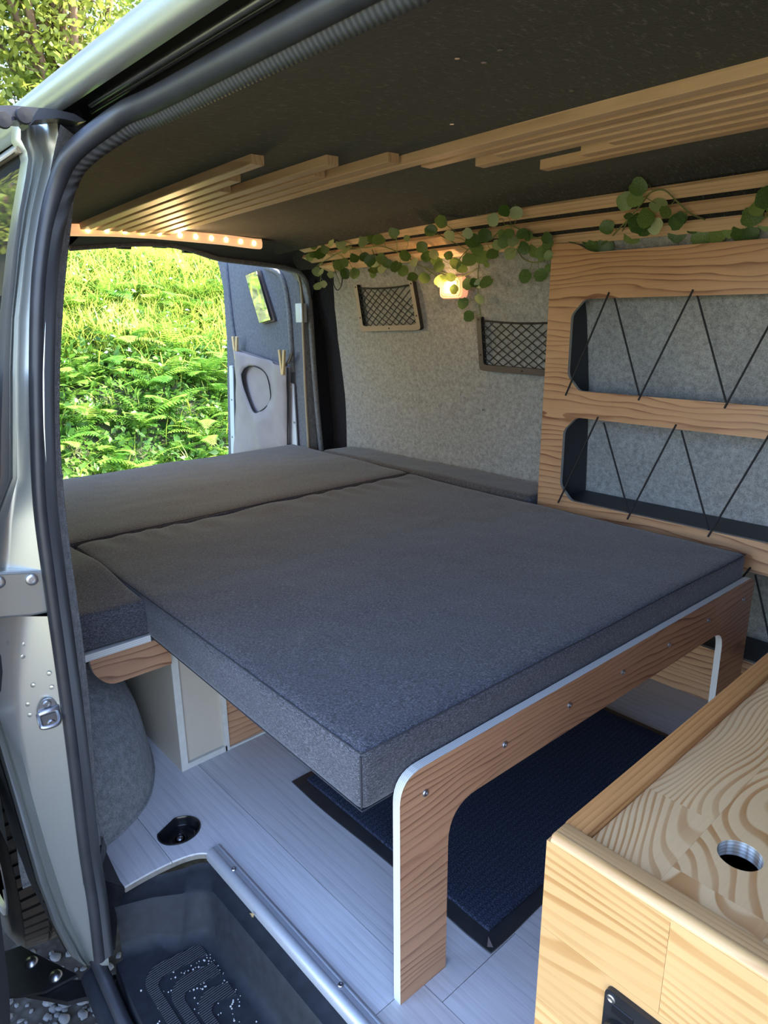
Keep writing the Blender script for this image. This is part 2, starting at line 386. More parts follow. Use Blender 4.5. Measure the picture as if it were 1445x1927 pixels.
def smoothline(pts, k=6):
    P = [Vector(p) for p in pts]; out = []
    for i in range(len(P)-1):
        p0, p1, p2, p3 = P[max(i-1, 0)], P[i], P[i+1], P[min(i+2, len(P)-1)]
        for j in range(k):
            t = j/k
            out.append(0.5*((2*p1)+(-p0+p2)*t+(2*p0-5*p1+4*p2-p3)*t*t+(-p0+3*p1-3*p2+p3)*t**3))
    out.append(P[-1]); return out
def lathe(name, prof, center, axis, mat, root=None, n=24, smooth=True):
    """prof = [(radius, along-axis)]"""
    ax = Vector(axis).normalized(); u = ax.orthogonal().normalized(); v = ax.cross(u); c = Vector(center)
    V = []; Fc = []
    for r, h in prof:
        for k in range(n):
            a = 2*PI*k/n; V.append(c+ax*h+(u*math.cos(a)+v*math.sin(a))*r)
    for i in range(len(prof)-1):
        for k in range(n): Fc.append((i*n+k, i*n+(k+1) % n, (i+1)*n+(k+1) % n, (i+1)*n+k))
    Fc.append(tuple(range(n))[::-1]); Fc.append(tuple((len(prof)-1)*n+k for k in range(n)))
    o = pyd(name, V, Fc, mat, None, smooth, 40)
    if root is not None: adopt(o, root)
    return o
def rounded_coords(h, r, n):
    e = [0, 0.25*r, 0.55*r, r]
    inner = list(np.linspace(-h+r, h-r, n+1))
    return [-h+a for a in e[:-1]]+inner+[h-a for a in e[:-1]][::-1]
def cushion(name, quad, z0, z1, r, mat, root, n=(20, 20, 3), deform=None):
    """quad = 4 plan corners (a,b,c,d) counter-clockwise; rounded block between z0 and z1"""
    q = [Vector((p[0], p[1])) for p in quad]
    L = ((q[1]-q[0]).length+(q[2]-q[3]).length)/2; W = ((q[3]-q[0]).length+(q[2]-q[1]).length)/2; Hh = z1-z0
    h = (L/2, W/2, Hh/2); cs = [rounded_coords(h[i], r, n[i]) for i in range(3)]
    bm = bmesh.new()
    for ax in range(3):
        a, b = [(1, 2), (0, 2), (0, 1)][ax]
        for sgn in (-1, 1):
            grid = []
            for u_ in cs[a]:
                row = []
                for v_ in cs[b]:
                    p = [0, 0, 0]; p[ax] = sgn*h[ax]; p[a] = u_; p[b] = v_
                    row.append(bm.verts.new(p))
                grid.append(row)
            for i in range(len(grid)-1):
                for j in range(len(grid[0])-1):
                    bm.faces.new((grid[i][j], grid[i+1][j], grid[i+1][j+1], grid[i][j+1]))
    bmesh.ops.remove_doubles(bm, verts=list(bm.verts), dist=1e-5)
    for v in bm.verts:
        c = Vector([max(-h[i]+r, min(h[i]-r, v.co[i])) for i in range(3)]); d = v.co-c
        if d.length > 1e-9: v.co = c+d.normalized()*r
        s, t = (v.co.x/h[0]+1)/2, (v.co.y/h[1]+1)/2
        xy = q[0]*(1-s)*(1-t)+q[1]*s*(1-t)+q[2]*s*t+q[3]*(1-s)*t
        p = Vector((xy.x, xy.y, z0+v.co.z+Hh/2))
        if deform: p = deform(p, s, t, (v.co.z/h[2]+1)/2)
        v.co = p
    bmesh.ops.recalc_face_normals(bm, faces=list(bm.faces))
    o = from_bm(name, bm, mat, None, True)
    if root is not None: adopt(o, root)
    return o
def screw(name, c, axis, r, mat, root):
    return lathe(name, [(r, 0), (r, 0.0012), (r*0.8, 0.0025), (r*0.45, 0.0025), (r*0.42, 0.0012), (0.0001, 0.0012)], c, axis, mat, root, 14)

# ------------------------------------------------------------------ van shell
def zs(x, y):      # underside of the ceiling slats
    return 1.309-0.0116*(x+0.4)**2*(1 if x < -0.4 else 0.2)-0.035*(y-1.1)**2
def zc(x, y): return zs(x, y)+0.019
# floor board with the cut-out for the step
FL = empty('floor', (0, 0, 0), kind='structure')
outl = [(-2.52, 0.30), (-1.20, 0.315), (-1.081, 0.322)]
curve = smoothline([(-1.081, 0.322, 0), (-1.082, 0.37, 0), (-1.078, 0.42, 0), (-1.068, 0.455, 0), (-1.052, 0.474, 0), (-1.03, 0.482, 0)], 4)
outl += [(p.x, p.y) for p in curve[1:]]
outl += [(0.9, 0.482), (0.9, 1.93), (-2.52, 1.93)]
plate('floor_board', outl, [[(onz((337, 1563), 0.0)[0]+0.04*math.cos(2*PI*k/20), onz((337, 1563), 0.0)[1]+0.044*math.sin(2*PI*k/20)) for k in range(20)]], lambda a, b, d: (a, b, -0.004-d), 0.010, ['felt_dark', 'floor_edge'], FL)
def clip_poly(poly, fn):   # keep side where fn>=0
    out = []
    for i in range(len(poly)):
        a, b = poly[i-1], poly[i]; fa, fb = fn(a), fn(b)
        if (fa >= 0) != (fb >= 0):
            t = fa/(fa-fb); out.append((a[0]+(b[0]-a[0])*t, a[1]+(b[1]-a[1])*t))
        if fb >= 0: out.append(b)
    return out
def clip_rect(poly, x0, x1, y0, y1):
    for fn in (lambda p: p[0]-x0, lambda p: x1-p[0], lambda p: p[1]-y0, lambda p: y1-p[1]):
        poly = clip_poly(poly, fn)
        if len(poly) < 3: return []
    return poly
random.seed(4)
row = 0; yy = 0.235
wc0 = onz((337, 1563), 0.0)
cuphole = []
for k in range(26):
    ang = -PI*0.80+2*PI*0.80*k/25+math.radians(12)+0.25
    cuphole.append((wc0[0]+0.038*math.cos(ang), wc0[1]+0.042*math.sin(ang)))
while yy < 1.92:
    y0, y1 = yy, min(yy+0.178, 1.925)
    xx = -2.52 - random.uniform(0.1, 0.8)
    if row == 1: xx = -2.52-0.43+0.0
    while xx < 0.9:
        x0, x1 = max(xx, -2.515), min(xx+1.18, 0.9)
        if x1-x0 > 0.03:
            g = 0.0006
            pl = clip_rect(outl, x0+g, x1-g, y0+g, y1-g)
            if len(pl) >= 3:
                plate('plank', pl, [cuphole] if (x0 < wc0[0]-0.05 and x1 > wc0[0]+0.05 and y0 < wc0[1] < y1) else [], lambda a, b, d: (a, b, -d), 0.005, ['vinyl', 'vinyl'], FL)
        xx += 1.18
    yy += 0.178; row += 1

# ceiling lining (curved sheet with thickness)
xs_ = np.linspace(-2.5, 0.9, 40); ys_ = [0.425, 0.44, 0.47, 0.52, 0.6, 0.75, 0.9, 1.1, 1.3, 1.5, 1.56, 1.62]
def cprof(x, y):
    z = zc(x, y)
    if y < 0.75: z -= 0.075*((0.75-y)/0.325)**2.2
    if y > 1.5: z -= 0.03*((y-1.5)/0.12)**2
    return z
V = []; Fc = []
for x in xs_:
    for y in ys_: V.append((x, y, cprof(x, y)))
ny = len(ys_)
for i in range(len(xs_)-1):
    for j in range(ny-1): Fc.append((i*ny+j, i*ny+j+1, (i+1)*ny+j+1, (i+1)*ny+j))
ceil = tag(pyd('ceiling', V, Fc, 'felt_ceil', None, True), kind='structure')
for q in [(860, 121), (910, 130), (940, 107), (1074, 186), (850, 244), (352, 367)]:
    p = onz(q, 1.315); p[2] = cprof(p[0], p[1])-0.0004
    lathe('ceiling_screw', [(0.004, 0), (0.004, 0.0008), (0.0001, 0.001)], p, (0, 0, -1), 'steel', ceil, 8)

# far wall lining: leaning profile + cove
WP = [(1.905, 0.0), (1.905, 0.30), (1.895, 0.55), (1.872, 0.80), (1.835, 1.00), (1.795, 1.12), (1.765, 1.19)]
COVE = [(1.765, 1.19), (1.62, 1.298)]
def wally(z):
    for (y0, z0), (y1, z1) in zip(WP, WP[1:]):
        if z <= z1: return y0+(y1-y0)*(z-z0)/(z1-z0)
    (y0, z0), (y1, z1) = COVE
    return y0+(y1-y0)*min(1.2, (z-z0)/(z1-z0))
def sheet(name, prof, x0, x1, mat, nx=12, xf=None):
    V = []; Fc = []; n = len(prof)
    for i in range(nx+1):
        for (y, z) in prof:
            x = x0+(x1-x0)*i/nx
            V.append((xf(x, y, z) if xf else x, y, z))
    for i in range(nx):
        for j in range(n-1): Fc.append((i*n+j, (i+1)*n+j, (i+1)*n+j+1, i*n+j+1))
    return pyd(name, V, Fc, mat, None, True)
pr = [(p.x, p.y) for p in smoothline([(y, z, 0) for y, z in WP], 4)]
EDGE = [(0.0, -2.368), (0.446, -2.368), (0.54, -2.36), (0.656, -2.352), (0.773, -2.356), (0.907, -2.353), (1.036, -2.332), (1.146, -2.287), (1.2, -2.27)]
def wall_left_edge(x, y, z):     # the rear edge of the lining is curved
    if x > -2.0: return x
    e = float(np.interp(z, [a for a, b in EDGE], [b for a, b in EDGE]))
    return -2.0+(x+2.0)*(abs(e+2.0)/0.34)
wf = sheet('wall_far', pr, -2.34, 0.9, 'felt_wall', 24, wall_left_edge); tag(wf, kind='structure')
adopt(sheet('cove_lining', [(y, z+0.0) for y, z in [(1.765, 1.19), (1.72, 1.2235), (1.67, 1.2608), (1.615, 1.302)]], -2.5, 0.9, 'felt_ceil'), wf)
for q in [(681, 738), (782, 752), (865, 742), (907, 771)]:
    p = ony(q, 1.885); z = p[2]; p = ony(q, wally(z)-0.001)
    screw('wall_screw', p, (0, -1, 0), 0.0045, 'steel', wf)

# outer shell of the van (roof skin, flanks): one curved silver sheet, and the boxed door header
roofp = [(0.366, 1.266), (0.357, 1.267), (0.350, 1.276), (0.351, 1.291), (0.366, 1.314), (0.41, 1.342), (0.55, 1.375), (0.8, 1.395), (1.1, 1.402),
         (1.4, 1.395), (1.65, 1.375), (1.82, 1.33), (1.90, 1.25), (1.95, 1.10), (1.985, 0.85), (2.0, 0.5), (2.0, 0.0), (1.97, -0.25)]
rs = sheet('roof_skin', roofp, -2.62, 1.6, 'paint', 4); tag(rs, kind='structure')
rs.name = 'wall_outer'
hd = sheet('trim_1', [(0.366, 1.266), (0.371, 1.285), (0.385, 1.305), (0.402, 1.306), (0.420, 1.298), (0.430, 1.270), (0.433, 1.250)], -2.5, 1.6, 'matteblack', 4); tag(hd, kind='structure')
adopt(tube('door_rail', [(-1.02, 0.397, 1.2745), (-0.5, 0.398, 1.274), (0.9, 0.398, 1.274)], 0.0042, 'steel', None, 10), hd)
adopt(tube('rail_lip', [(-1.03, 0.401, 1.269), (0.9, 0.402, 1.269)], 0.0035, 'gloss', None, 8), hd)

# rubber seal round the door opening
sealpx = [((188, 1805), -1.020), ((176, 1700), -1.022), ((160, 1600), -1.024), ((136, 1400), -1.026), ((116, 1250), -1.028), ((95, 1100), -1.030),
          ((76, 950), -1.032), ((70, 800), -1.034), ((69, 680), -1.034), ((73, 540), -1.032), ((86, 430), -1.028), ((108, 345), -1.015), ((140, 284), -0.985)]
sp = [onx(q, x) for q, x in sealpx]
sp += [np.array((-0.93, 0.396, 1.2430)), np.array((-0.85, 0.407, 1.2470)), np.array((-0.70, 0.411, 1.2485)), np.array((-0.3, 0.413, 1.249)), np.array((0.5, 0.413, 1.249))]
spl = smoothline(sp, 5); nS = len(spl)
srad = [0.0098+0.0040*min(1, max(0, (i-50)/16)) for i in range(nS)]
seal = tag(tube('trim_2', spl, srad, 'rubber', None, 14), kind='structure')
V = []; Fc = []
for i, p in enumerate(spl):
    a = spl[max(i-1, 0)]; b = spl[min(i+1, nS-1)]; T = (b-a).normalized()
    s_ = min(1, max(0, (0.85-T.z)/0.7)); inw = Vector((0.06, 1, 0)).lerp(Vector((0.05, 0.55, -0.80)), s_)
    inw = (inw-T*inw.dot(T)).normalized(); outn = T.cross(inw).normalized(); r_ = srad[i]
    for d, h in ((r_*0.6, -0.007), (r_+0.004, -0.006), (r_+0.0125, -0.003), (r_+0.0125, 0.005), (r_*0.6, 0.008)):
        V.append(p+inw*d+outn*h)
for i in range(nS-1):
    for j in range(4): Fc.append((i*5+j, i*5+j+1, (i+1)*5+j+1, (i+1)*5+j))
adopt(pyd('seal_lip', V, Fc, 'seallip', None, True), seal)

# painted door jamb (pillar) with its outer flank
J = empty('wall_near', (-1.05, 0.25, 0), kind='structure')
rows = [(232, 30, 52, 62, 82), (262, 29, 54, 66, 84), (285, 44, 60, 74, 92), (300, 47, 62, 76, 101), (336, 41, 58, 67, 96), (400, 30, 45, 53, 80), (470, 20, 35, 42, 69), (600, 6, 22, 27, 60),
        (700, -2, 18, 24, 57), (800, -8, 18, 24, 58), (900, -10, 18, 24, 62), (980, -30, -12, -6, 72), (1075, -48, -30, -24, 85)]
def jamb(name, rows, xo, depth_ext, mats):
    V = []; Fc = []
    for rw in rows:
        py, o, g0, g1, s = rw[:5]
        m_ = rw[5] if len(rw) > 5 else (g1*0.62+s*0.38)
        for px, x in ((o, xo-0.10), (o, xo-0.004), ((o*0.6+g0*0.4), xo+0.004), (g0, xo+0.002), ((g0+g1)/2, xo-0.008), (g1, xo-0.002), (g1*0.4+m_*0.6, xo-0.016), (m_, xo-0.014), (s+12, xo+0.010), (s+26, xo+0.014)):
            if px == o and x < xo-0.05:
                p = onx((px, py), xo-0.004); p = p+np.array((-depth_ext, 0, 0))
            else: p = onx((px, py), x)
            V.append(p)
    n = 10
    for i in range(len(rows)-1):
        for j in range(n-1): Fc.append((i*n+j, i*n+j+1, (i+1)*n+j+1, (i+1)*n+j))
    o = pyd(name, V, Fc, mats, None, True, 60); adopt(o, J); return o
jamb('upper_jamb', rows, -1.040, 0.02, 'paint')
rows2 = [(1160, -50, -36, -30, 94, 70), (1230, -48, -34, -28, 104, 56), (1320, -30, -18, -12, 116, 46), (1400, -6, 8, 16, 127, 50), (1500, 24, 38, 47, 140, 70), (1600, 53, 66, 76, 150, 98), (1660, 70, 84, 94, 158),
         (1700, 86, 99, 108, 165), (1740, 100, 115, 124, 171), (1780, 121, 137, 146, 176), (1800, 134, 148, 155, 178), (1817, 158, 163, 166, 179)]
jl = jamb('lower_jamb', rows2, -1.042, 0.012, 'paint')
from mathutils.bvhtree import BVHTree
jb = BVHTree.FromPolygons([v.co.copy() for v in jl.data.vertices], [tuple(p.vertices) for p in jl.data.polygons])
def on_jamb(q):
    h = jb.ray_cast(Vector(CAM), Vector(ray(q)).normalized()); n_ = h[1]
    return (h[0], n_ if n_.x > 0 else -n_) if h[0] is not None else (Vector(onx(q, -1.042)), Vector((1, 0, 0)))
# bolt plate step between the two
bp = [onx(q, -1.034) for q in [(-40, 1078), (90, 1072), (101, 1152), (60, 1160), (-40, 1168)]]
bpb = [p+np.array((-0.03, 0, 0)) for p in bp]
pyo = pyd('hinge_plate', bp+bpb, [(4, 3, 2, 1, 0), (0, 1, 6, 5), (1, 2, 7, 6), (2, 3, 8, 7), (3, 4, 9, 8), (4, 0, 5, 9)], 'paint'); adopt(pyo, J)
bv = pyo.modifiers.new('bevel', 'BEVEL'); bv.width = 0.004; bv.segments = 2
slot = [onx(q, -1.0325) for q in [(-30, 1078+6), (62, 1079), (74, 1090), (62, 1101), (-30, 1106)]]
adopt(pyd('plate_rib', slot, [(4, 3, 2, 1, 0)], 'paint'), J)
screw('plate_bolt', onx((60, 1091), -1.031), (1, -0.1, 0), 0.0085, 'steel', J)
screw('plate_bolt', onx((-2, 1096), -1.031), (1, -0.1, 0), 0.0085, 'steel', J)
# dark cavity behind the step and under the header
def quadpanel(name, px, x, mat, th=0.004):
    a = [onx(q, x) for q in px]; b = [p+np.array((-th, 0, 0)) for p in a]; n = len(a)
    o = pyd(name, a+b, [tuple(range(n))[::-1], tuple(range(n, 2*n))]+[(i, (i+1) % n, n+(i+1) % n, n+i) for i in range(n)], mat); adopt(o, J); return o
quadpanel('cavity_panel', [(-60, 1060), (110, 1060), (130, 1230), (-60, 1230)], -1.075, 'matteblack')
quadpanel('header_cavity', [(60, 205), (150, 205), (170, 260), (112, 330), (92, 300)], -1.075, 'matteblack')
quadpanel('header_plate', [(108, 238), (142, 238), (140, 262), (108, 330), (100, 318)], -1.045, 'blackmetal')
lathe('buffer_pin', [(0.006, 0), (0.006, 0.015), (0.004, 0.02), (0.0001, 0.02)], onx((104, 291), -1.045), (0.9, 0.3, 0), 'steel', J, 12)
# spot welds on the jamb
for q in [(46, 1212), (43, 1236), (92, 1268), (62, 1290), (97, 1294), (52, 1326), (56, 1346), (13, 1210)]:
    lathe('spot_weld', [(0.0034, 0), (0.0032, 0.00010), (0.0001, 0.00010)], on_jamb(q)[0], on_jamb(q)[1], 'paint', J, 10, False)
# black lower flank cladding behind the jamb edge + quarter flank with tinted window
fl = []; Fc = []
for (py, px) in [(1320, -34), (1400, -10), (1500, 21), (1600, 50), (1660, 67), (1700, 83), (1740, 97), (1780, 118), (1800, 131)]:
    a = onx((px, py), -1.048); fl += [a, a+np.array((-0.06, 0.0, 0)), a+np.array((-0.13, 0.0, 0.0))]
for i in range(8):
    for j in range(2): Fc.append((i*3+j, i*3+j+1, (i+1)*3+j+1, (i+1)*3+j))
adopt(pyd('flank_cladding', fl, Fc, 'blackmetal', None, True), J)
W1 = empty('window_1', (-1.6, 0.28, 0.9), kind='structure')
gl = []; Fc = []
prow = [(285, 40), (300, 44), (336, 38), (400, 27), (470, 17), (600, 3), (700, -5), (800, -11)]
for (py, px) in prow:
    a = onx((px, py), -1.052); gl += [a, a+np.array((-0.6, 0.01, 0)), a+np.array((-1.5, 0.02, 0))]
for i in range(len(prow)-1):
    for j in range(2): Fc.append((i*3+j, i*3+j+1, (i+1)*3+j+1, (i+1)*3+j))
adopt(pyd('pane', gl, Fc, 'glass', None, True), W1)
a = onx((41, 288), -1.050); b = onx((44, 270), -1.050)
adopt(tube('strip_reflection', [a+np.array((0, -0.002, 0.004)), a+np.array((-1.5, 0.02, 0.004))], 0.0045, 'bronze', None, 8), W1)  # tan bar stands in for the chrome strip's reflection in the glass
# rear quarter flank above/below the window
qs = []; Fc = []
for (y, z) in [(0.366, 1.266), (0.335, 1.235), (0.300, 1.208)]:
    qs += [(-1.06, y, z), (-2.6, y+0.02, z)]
for i in range(2): Fc.append((2*i, 2*i+1, 2*i+3, 2*i+2))
adopt(pyd('flank_top', qs, Fc, 'paint', None, True), J)
qs = []; Fc = []
for (y, z) in [(0.245, 0.86), (0.225, 0.7), (0.19, 0.5), (0.165, 0.35), (0.16, 0.16)]:
    qs += [(-1.12, y, z), (-2.6, y+0.03, z)]
for i in range(4): Fc.append((2*i, 2*i+1, 2*i+3, 2*i+2))
adopt(pyd('flank_side', qs, Fc, 'paint', None, True), J)
# inner lining of the near flank (felt) with its fuzzy front edge
fe = [((158, 268), -1.06), ((140, 345), -1.09), ((131, 420), -1.11), ((122, 500), -1.11), ((114, 600), -1.11), ((109, 720), -1.11), ((110, 830), -1.11), ((118, 940), -1.11), ((130, 1040), -1.11), ((145, 1150), -1.11),
      ((158, 1250), -1.11), ((168, 1350), -1.11), ((176, 1450), -1.11), ((183, 1545), -1.11), ((188, 1590), -1.11)]
fep = [onx(q, x) for q, x in fe]
fel = smoothline(fep, 4)
V = []; Fc = []
for p in fel:
    V += [p+Vector((0.075, -0.055, 0)), p+Vector((0.03, -0.022, 0)), p+Vector((0.004, -0.004, 0)), p+Vector((-0.004, 0.004, 0)), p+Vector((-0.012, 0.002, 0)), p+Vector((-0.05, -0.005, 0)), p+Vector((-1.38, 0.02, 0))]
for i in range(len(fel)-1):
    for j in range(6): Fc.append((i*7+j, i*7+j+1, (i+1)*7+j+1, (i+1)*7+j))
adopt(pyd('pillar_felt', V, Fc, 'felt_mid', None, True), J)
random.seed(11)
bm = bmesh.new()     # fuzz standing off the felt edge
for k in range(1500):
    i = random.randrange(len(fel)-1); p = fel[i].lerp(fel[i+1], random.random())
    d = Vector((random.uniform(-.6, .3), random.uniform(0.3, 1), random.uniform(-.5, .5))).normalized()*random.uniform(0.0015, 0.004)
    a = bm.verts.new(p+Vector((0, 0, 0.0004))); b = bm.verts.new(p-Vector((0, 0, 0.0004))); c = bm.verts.new(p+d)
    bm.faces.new((a, b, c))
fz = from_bm('felt_fuzz', bm, 'felt_wall'); adopt(fz, J); fz['kind'] = 'stuff'

# striker on the jamb
st = empty('door_striker', tuple(onx((88, 1340), -1.036)), 'zinc door striker with a wire loop bolted to the silver pillar', 'door striker')
c0 = on_jamb((89, 1339))[0]+Vector((0.003, 0, 0))
op = []
for k in range(8):
    a = 2*PI*(k+0.5)/8; op.append((0.0165*math.cos(a)*(1.0), 0.026*math.sin(a)))
bpl = plate('back_plate', roundpoly(op, 0.006, 3), [], lambda a, b, d: (c0.x-0.001+d, c0.y+a, c0.z+b), 0.004, 'steel', st)
screw('screw', c0+Vector((0.003, 0.0, 0.016)), (1, 0, 0), 0.006, 'steel', bpl)
screw('screw', c0+Vector((0.003, 0.002, -0.018)), (1, 0, 0), 0.006, 'steel', bpl)
lp = smoothline([c0+Vector((0.0, -0.014, 0.001)), c0+Vector((0.018, -0.0165, -0.004)), c0+Vector((0.026, -0.015, -0.008)), c0+Vector((0.027, 0.004, -0.009)), c0+Vector((0.019, 0.0105, -0.004)), c0+Vector((0.0, 0.012, 0.003))], 5)
tube('wire_loop', lp, 0.0034, 'steel', st, 10)
tube('loop_saddle', [c0+Vector((0.004, -0.013, 0.004)), c0+Vector((0.008, 0, 0.006)), c0+Vector((0.004, 0.013, 0.004))], 0.005, 'steel', st, 8)

# out of view: front wall added to cut cab-end light, then the B-pillar side
box('wall_light_block', 0.92, 0.95, 0.30, 1.95, -0.1, 1.36, 'felt_mid')['kind'] = 'structure'
box('wall_pillar', 0.16, 0.95, 0.22, 0.27, -0.45, 1.27, 'paint')['kind'] = 'structure'
# rear frame of the van with the tailgate opening
rfm = empty('wall_rear', (-2.5, 1.1, 0), kind='structure')
XR = -2.50
def fr(q): p = onx(q, XR); return (p[1], p[2])
op_px = [(-60, 474), (60, 470), (130, 466), (200, 461), (270, 458), (330, 462), (375, 474), (410, 486), (470, 494), (530, 502), (562, 512), (578, 535), (584, 580), (590, 680), (598, 780), (606, 860)]
opening = [fr(q) for q in op_px]
opening = [(0.36, opening[0][1])]+opening[2:]+[(1.80, 0.0), (0.36, 0.0)]
outer = [(0.30, -0.02), (1.98, -0.02), (1.97, 0.6), (1.93, 1.05), (1.86, 1.30), (1.1, 1.38), (0.42, 1.30), (0.30, 1.2)]
plate('frame', outer, [opening], lambda a, b, d: (XR-0.06+d, a, b), 0.06, ['felt_dark', 'felt_mid'], rfm)
el = [Vector((XR, y, z)) for y, z in opening[1:-2]]
tube('felt_edge', smoothline(el, 3), 0.011, 'felt_mid', rfm, 8)
# dark recess between the wall lining and the opening
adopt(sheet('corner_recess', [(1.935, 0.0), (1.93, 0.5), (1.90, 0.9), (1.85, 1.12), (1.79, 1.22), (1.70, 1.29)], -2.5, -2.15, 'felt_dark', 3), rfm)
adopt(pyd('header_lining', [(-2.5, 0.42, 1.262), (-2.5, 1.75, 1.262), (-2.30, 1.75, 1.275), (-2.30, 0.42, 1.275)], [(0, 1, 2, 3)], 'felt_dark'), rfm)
# header lining follows the opening down to the felt edge
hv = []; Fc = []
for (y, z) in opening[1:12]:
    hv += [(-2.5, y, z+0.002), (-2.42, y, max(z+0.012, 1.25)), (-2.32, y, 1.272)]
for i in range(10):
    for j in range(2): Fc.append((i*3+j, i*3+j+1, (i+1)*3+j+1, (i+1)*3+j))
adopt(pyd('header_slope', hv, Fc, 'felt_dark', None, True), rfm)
for q in [(232, 462), (300, 460), (355, 470)]:
    p = Vector(onx(q, -2.54)); box('latch_bracket', p.x-0.01, p.x+0.01, p.y-0.025, p.y+0.025, p.z-0.012, p.z+0.006, 'blackmetal', rfm, 0.002)

# rear barn door, swung open behind the van
D = empty('door_1', (-2.55, 1.80, 0), kind='structure')
YD = 1.80
def dp(q, y=YD): p = ony(q, y); return (p[0], p[2])
dout = [dp(q) for q in [(408, 483), (420, 540), (427, 640), (428, 720), (430, 860)]]
dpoly = dout+[(dout[-1][0], -0.1), (-2.535, -0.1)]+[dp(q) for q in [(580, 840), (574, 700), (568, 580), (562, 535), (548, 512), (500, 500), (450, 490)]]
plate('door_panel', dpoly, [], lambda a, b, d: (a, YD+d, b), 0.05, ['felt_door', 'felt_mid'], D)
# raised inner rim and recessed field
rim = [ony(q, YD-0.012) for q in [(532, 512), (541, 560), (546, 640), (549, 700), (556, 760), (560, 840)]]
tube('panel_ridge', smoothline([ony(q, YD-0.004) for q in [(500, 503), (530, 520), (543, 575), (548, 640), (550, 672), (551, 700)]], 4), 0.012, 'felt_mid', D, 8)
tube('panel_ridge', smoothline([ony(q, YD-0.004) for q in [(425, 492), (432, 560), (440, 625), (446, 655)]], 4), 0.010, 'felt_door', D, 8)
tube('door_edge_strip', smoothline([ony(q, YD-0.02) for q in [(558, 512), (567, 545), (571, 640), (575, 740), (581, 845)]], 4), 0.006, 'bronze', D, 8)
box('hinge', *sorted((ony((556, 573), 1.775)[0], ony((568, 573), 1.775)[0])), 1.772, 1.80, ony((560, 607), 1.775)[2], ony((560, 571), 1.775)[2], 'whitealu', D, 0.003)
for px in ([(431, 688), (438, 688), (442, 860), (435, 860)], [(543, 720), (552, 722), (560, 860), (544, 860)]):
    a = [dp(q, 1.785) for q in px]
    s_ = plate('edge_strip', roundpoly(a, [0.01, 0.01, 0, 0], 3), [], lambda u, v, d: (u, 1.785-d+0.006, v), 0.006, 'whitealu', D)
for q in [(547, 728), (554, 795), (436, 752), (437, 822), (437, 690)]:
    screw('rivet', ony(q, 1.7845), (0, -1, 0), 0.006, 'steel' if q[1] > 735 else 'whitealu', D)

# side mirror-like vanity mirror on the door
mr = [dp(q, 1.785) for q in [(463, 517), (487, 508), (517, 604), (493, 610)]]
mo = empty('wall_mirror', (mr[3][0], 1.785, mr[3][1]), 'narrow tilted mirror in a dark frame reflecting the green bank', 'mirror')
plate('frame', roundpoly(mr, 0.006, 2), [], lambda a, b, d: (a, 1.785-d+0.012, b), 0.012, 'brownplastic2', mo)
ctr = np.mean(np.array(mr), 0); ins = [tuple(ctr+(np.array(p)-ctr)*np.array((0.86, 0.95))) for p in mr]
plate('mirror_glass', ins, [], lambda a, b, d: (a, 1.7726-d+0.0, b-0.0), 0.0015, 'mirror', mo)

# cloth bag with round opening hung on the door
bgo = empty('peg_bag', (-2.9, 1.76, 0.36), 'mauve grey cloth bag with a round black-edged opening hung on the rear door', 'bag')
bl = [(441, 655), (447, 659), (480, 670), (529, 687), (541, 692), (541, 760), (541, 850), (500, 858), (442, 860), (441, 760)]
bpoly = [dp(q, 1.765) for q in bl]
hole = [dp(q, 1.765) for q in [(459, 704), (464, 693), (474, 688), (484, 689), (494, 696), (501, 710), (506, 735), (507, 752), (500, 768), (488, 777), (476, 768), (467, 745), (461, 722)]]
hole = [(p.x, p.y) for p in smoothline([(a, b, 0) for a, b in hole+[hole[0]]], 3)][:-1]
def bagz(a, b): return 0.008*math.sin(a*38)+0.010*math.sin(a*17+b*6)
def dense(poly, step=0.03):
    out = []
    for i in range(len(poly)):
        a, b = np.array(poly[i]), np.array(poly[(i+1) % len(poly)]); n = max(1, int(np.linalg.norm(b-a)/step))
        out += [tuple(a+(b-a)*k/n) for k in range(n)]
    return out
bm = bmesh.new(); edges = []
for loop in (dense(bpoly), hole):
    vs_ = [bm.verts.new((a, b, 0)) for a, b in loop]
    edges += [bm.edges.new((vs_[i], vs_[(i+1) % len(vs_)])) for i in range(len(vs_))]
bmesh.ops.triangle_fill(bm, use_beauty=True, edges=edges)
bmesh.ops.subdivide_edges(bm, edges=list(bm.edges), cuts=3, use_grid_fill=True)
for v in bm.verts:
    a, b = v.co.x, v.co.y; v.co = Vector((a, 1.760+bagz(a, b)*0.9+0.0035*math.sin(a*61+b*23)*math.sin(b*17), b))
o = from_bm('bag_front', bm, 'bagcloth', None, True); adopt(o, bgo)
so_ = o.modifiers.new('solid', 'SOLIDIFY'); so_.thickness = 0.002
bb = dense(bpoly, 0.1)
plate('bag_back', bpoly, [], lambda a, b, d: (a, 1.778+d, b), 0.004, 'bagcloth', bgo)
tube('opening_binding', [(a, 1.760+bagz(a, b)*0.8, b) for a, b in hole], 0.0035, 'cord', bgo, 6, True)
tube('edge_binding', [ony(q, 1.763) for q in [(541, 692), (541, 760), (541, 858)]], 0.003, 'cord', bgo, 6)
tube('hanging_loop', smoothline([ony(q, 1.765) for q in [(538, 688), (543, 676), (548, 664), (549, 668), (543, 684)]], 3), 0.005, 'brownplastic2', bgo, 6)
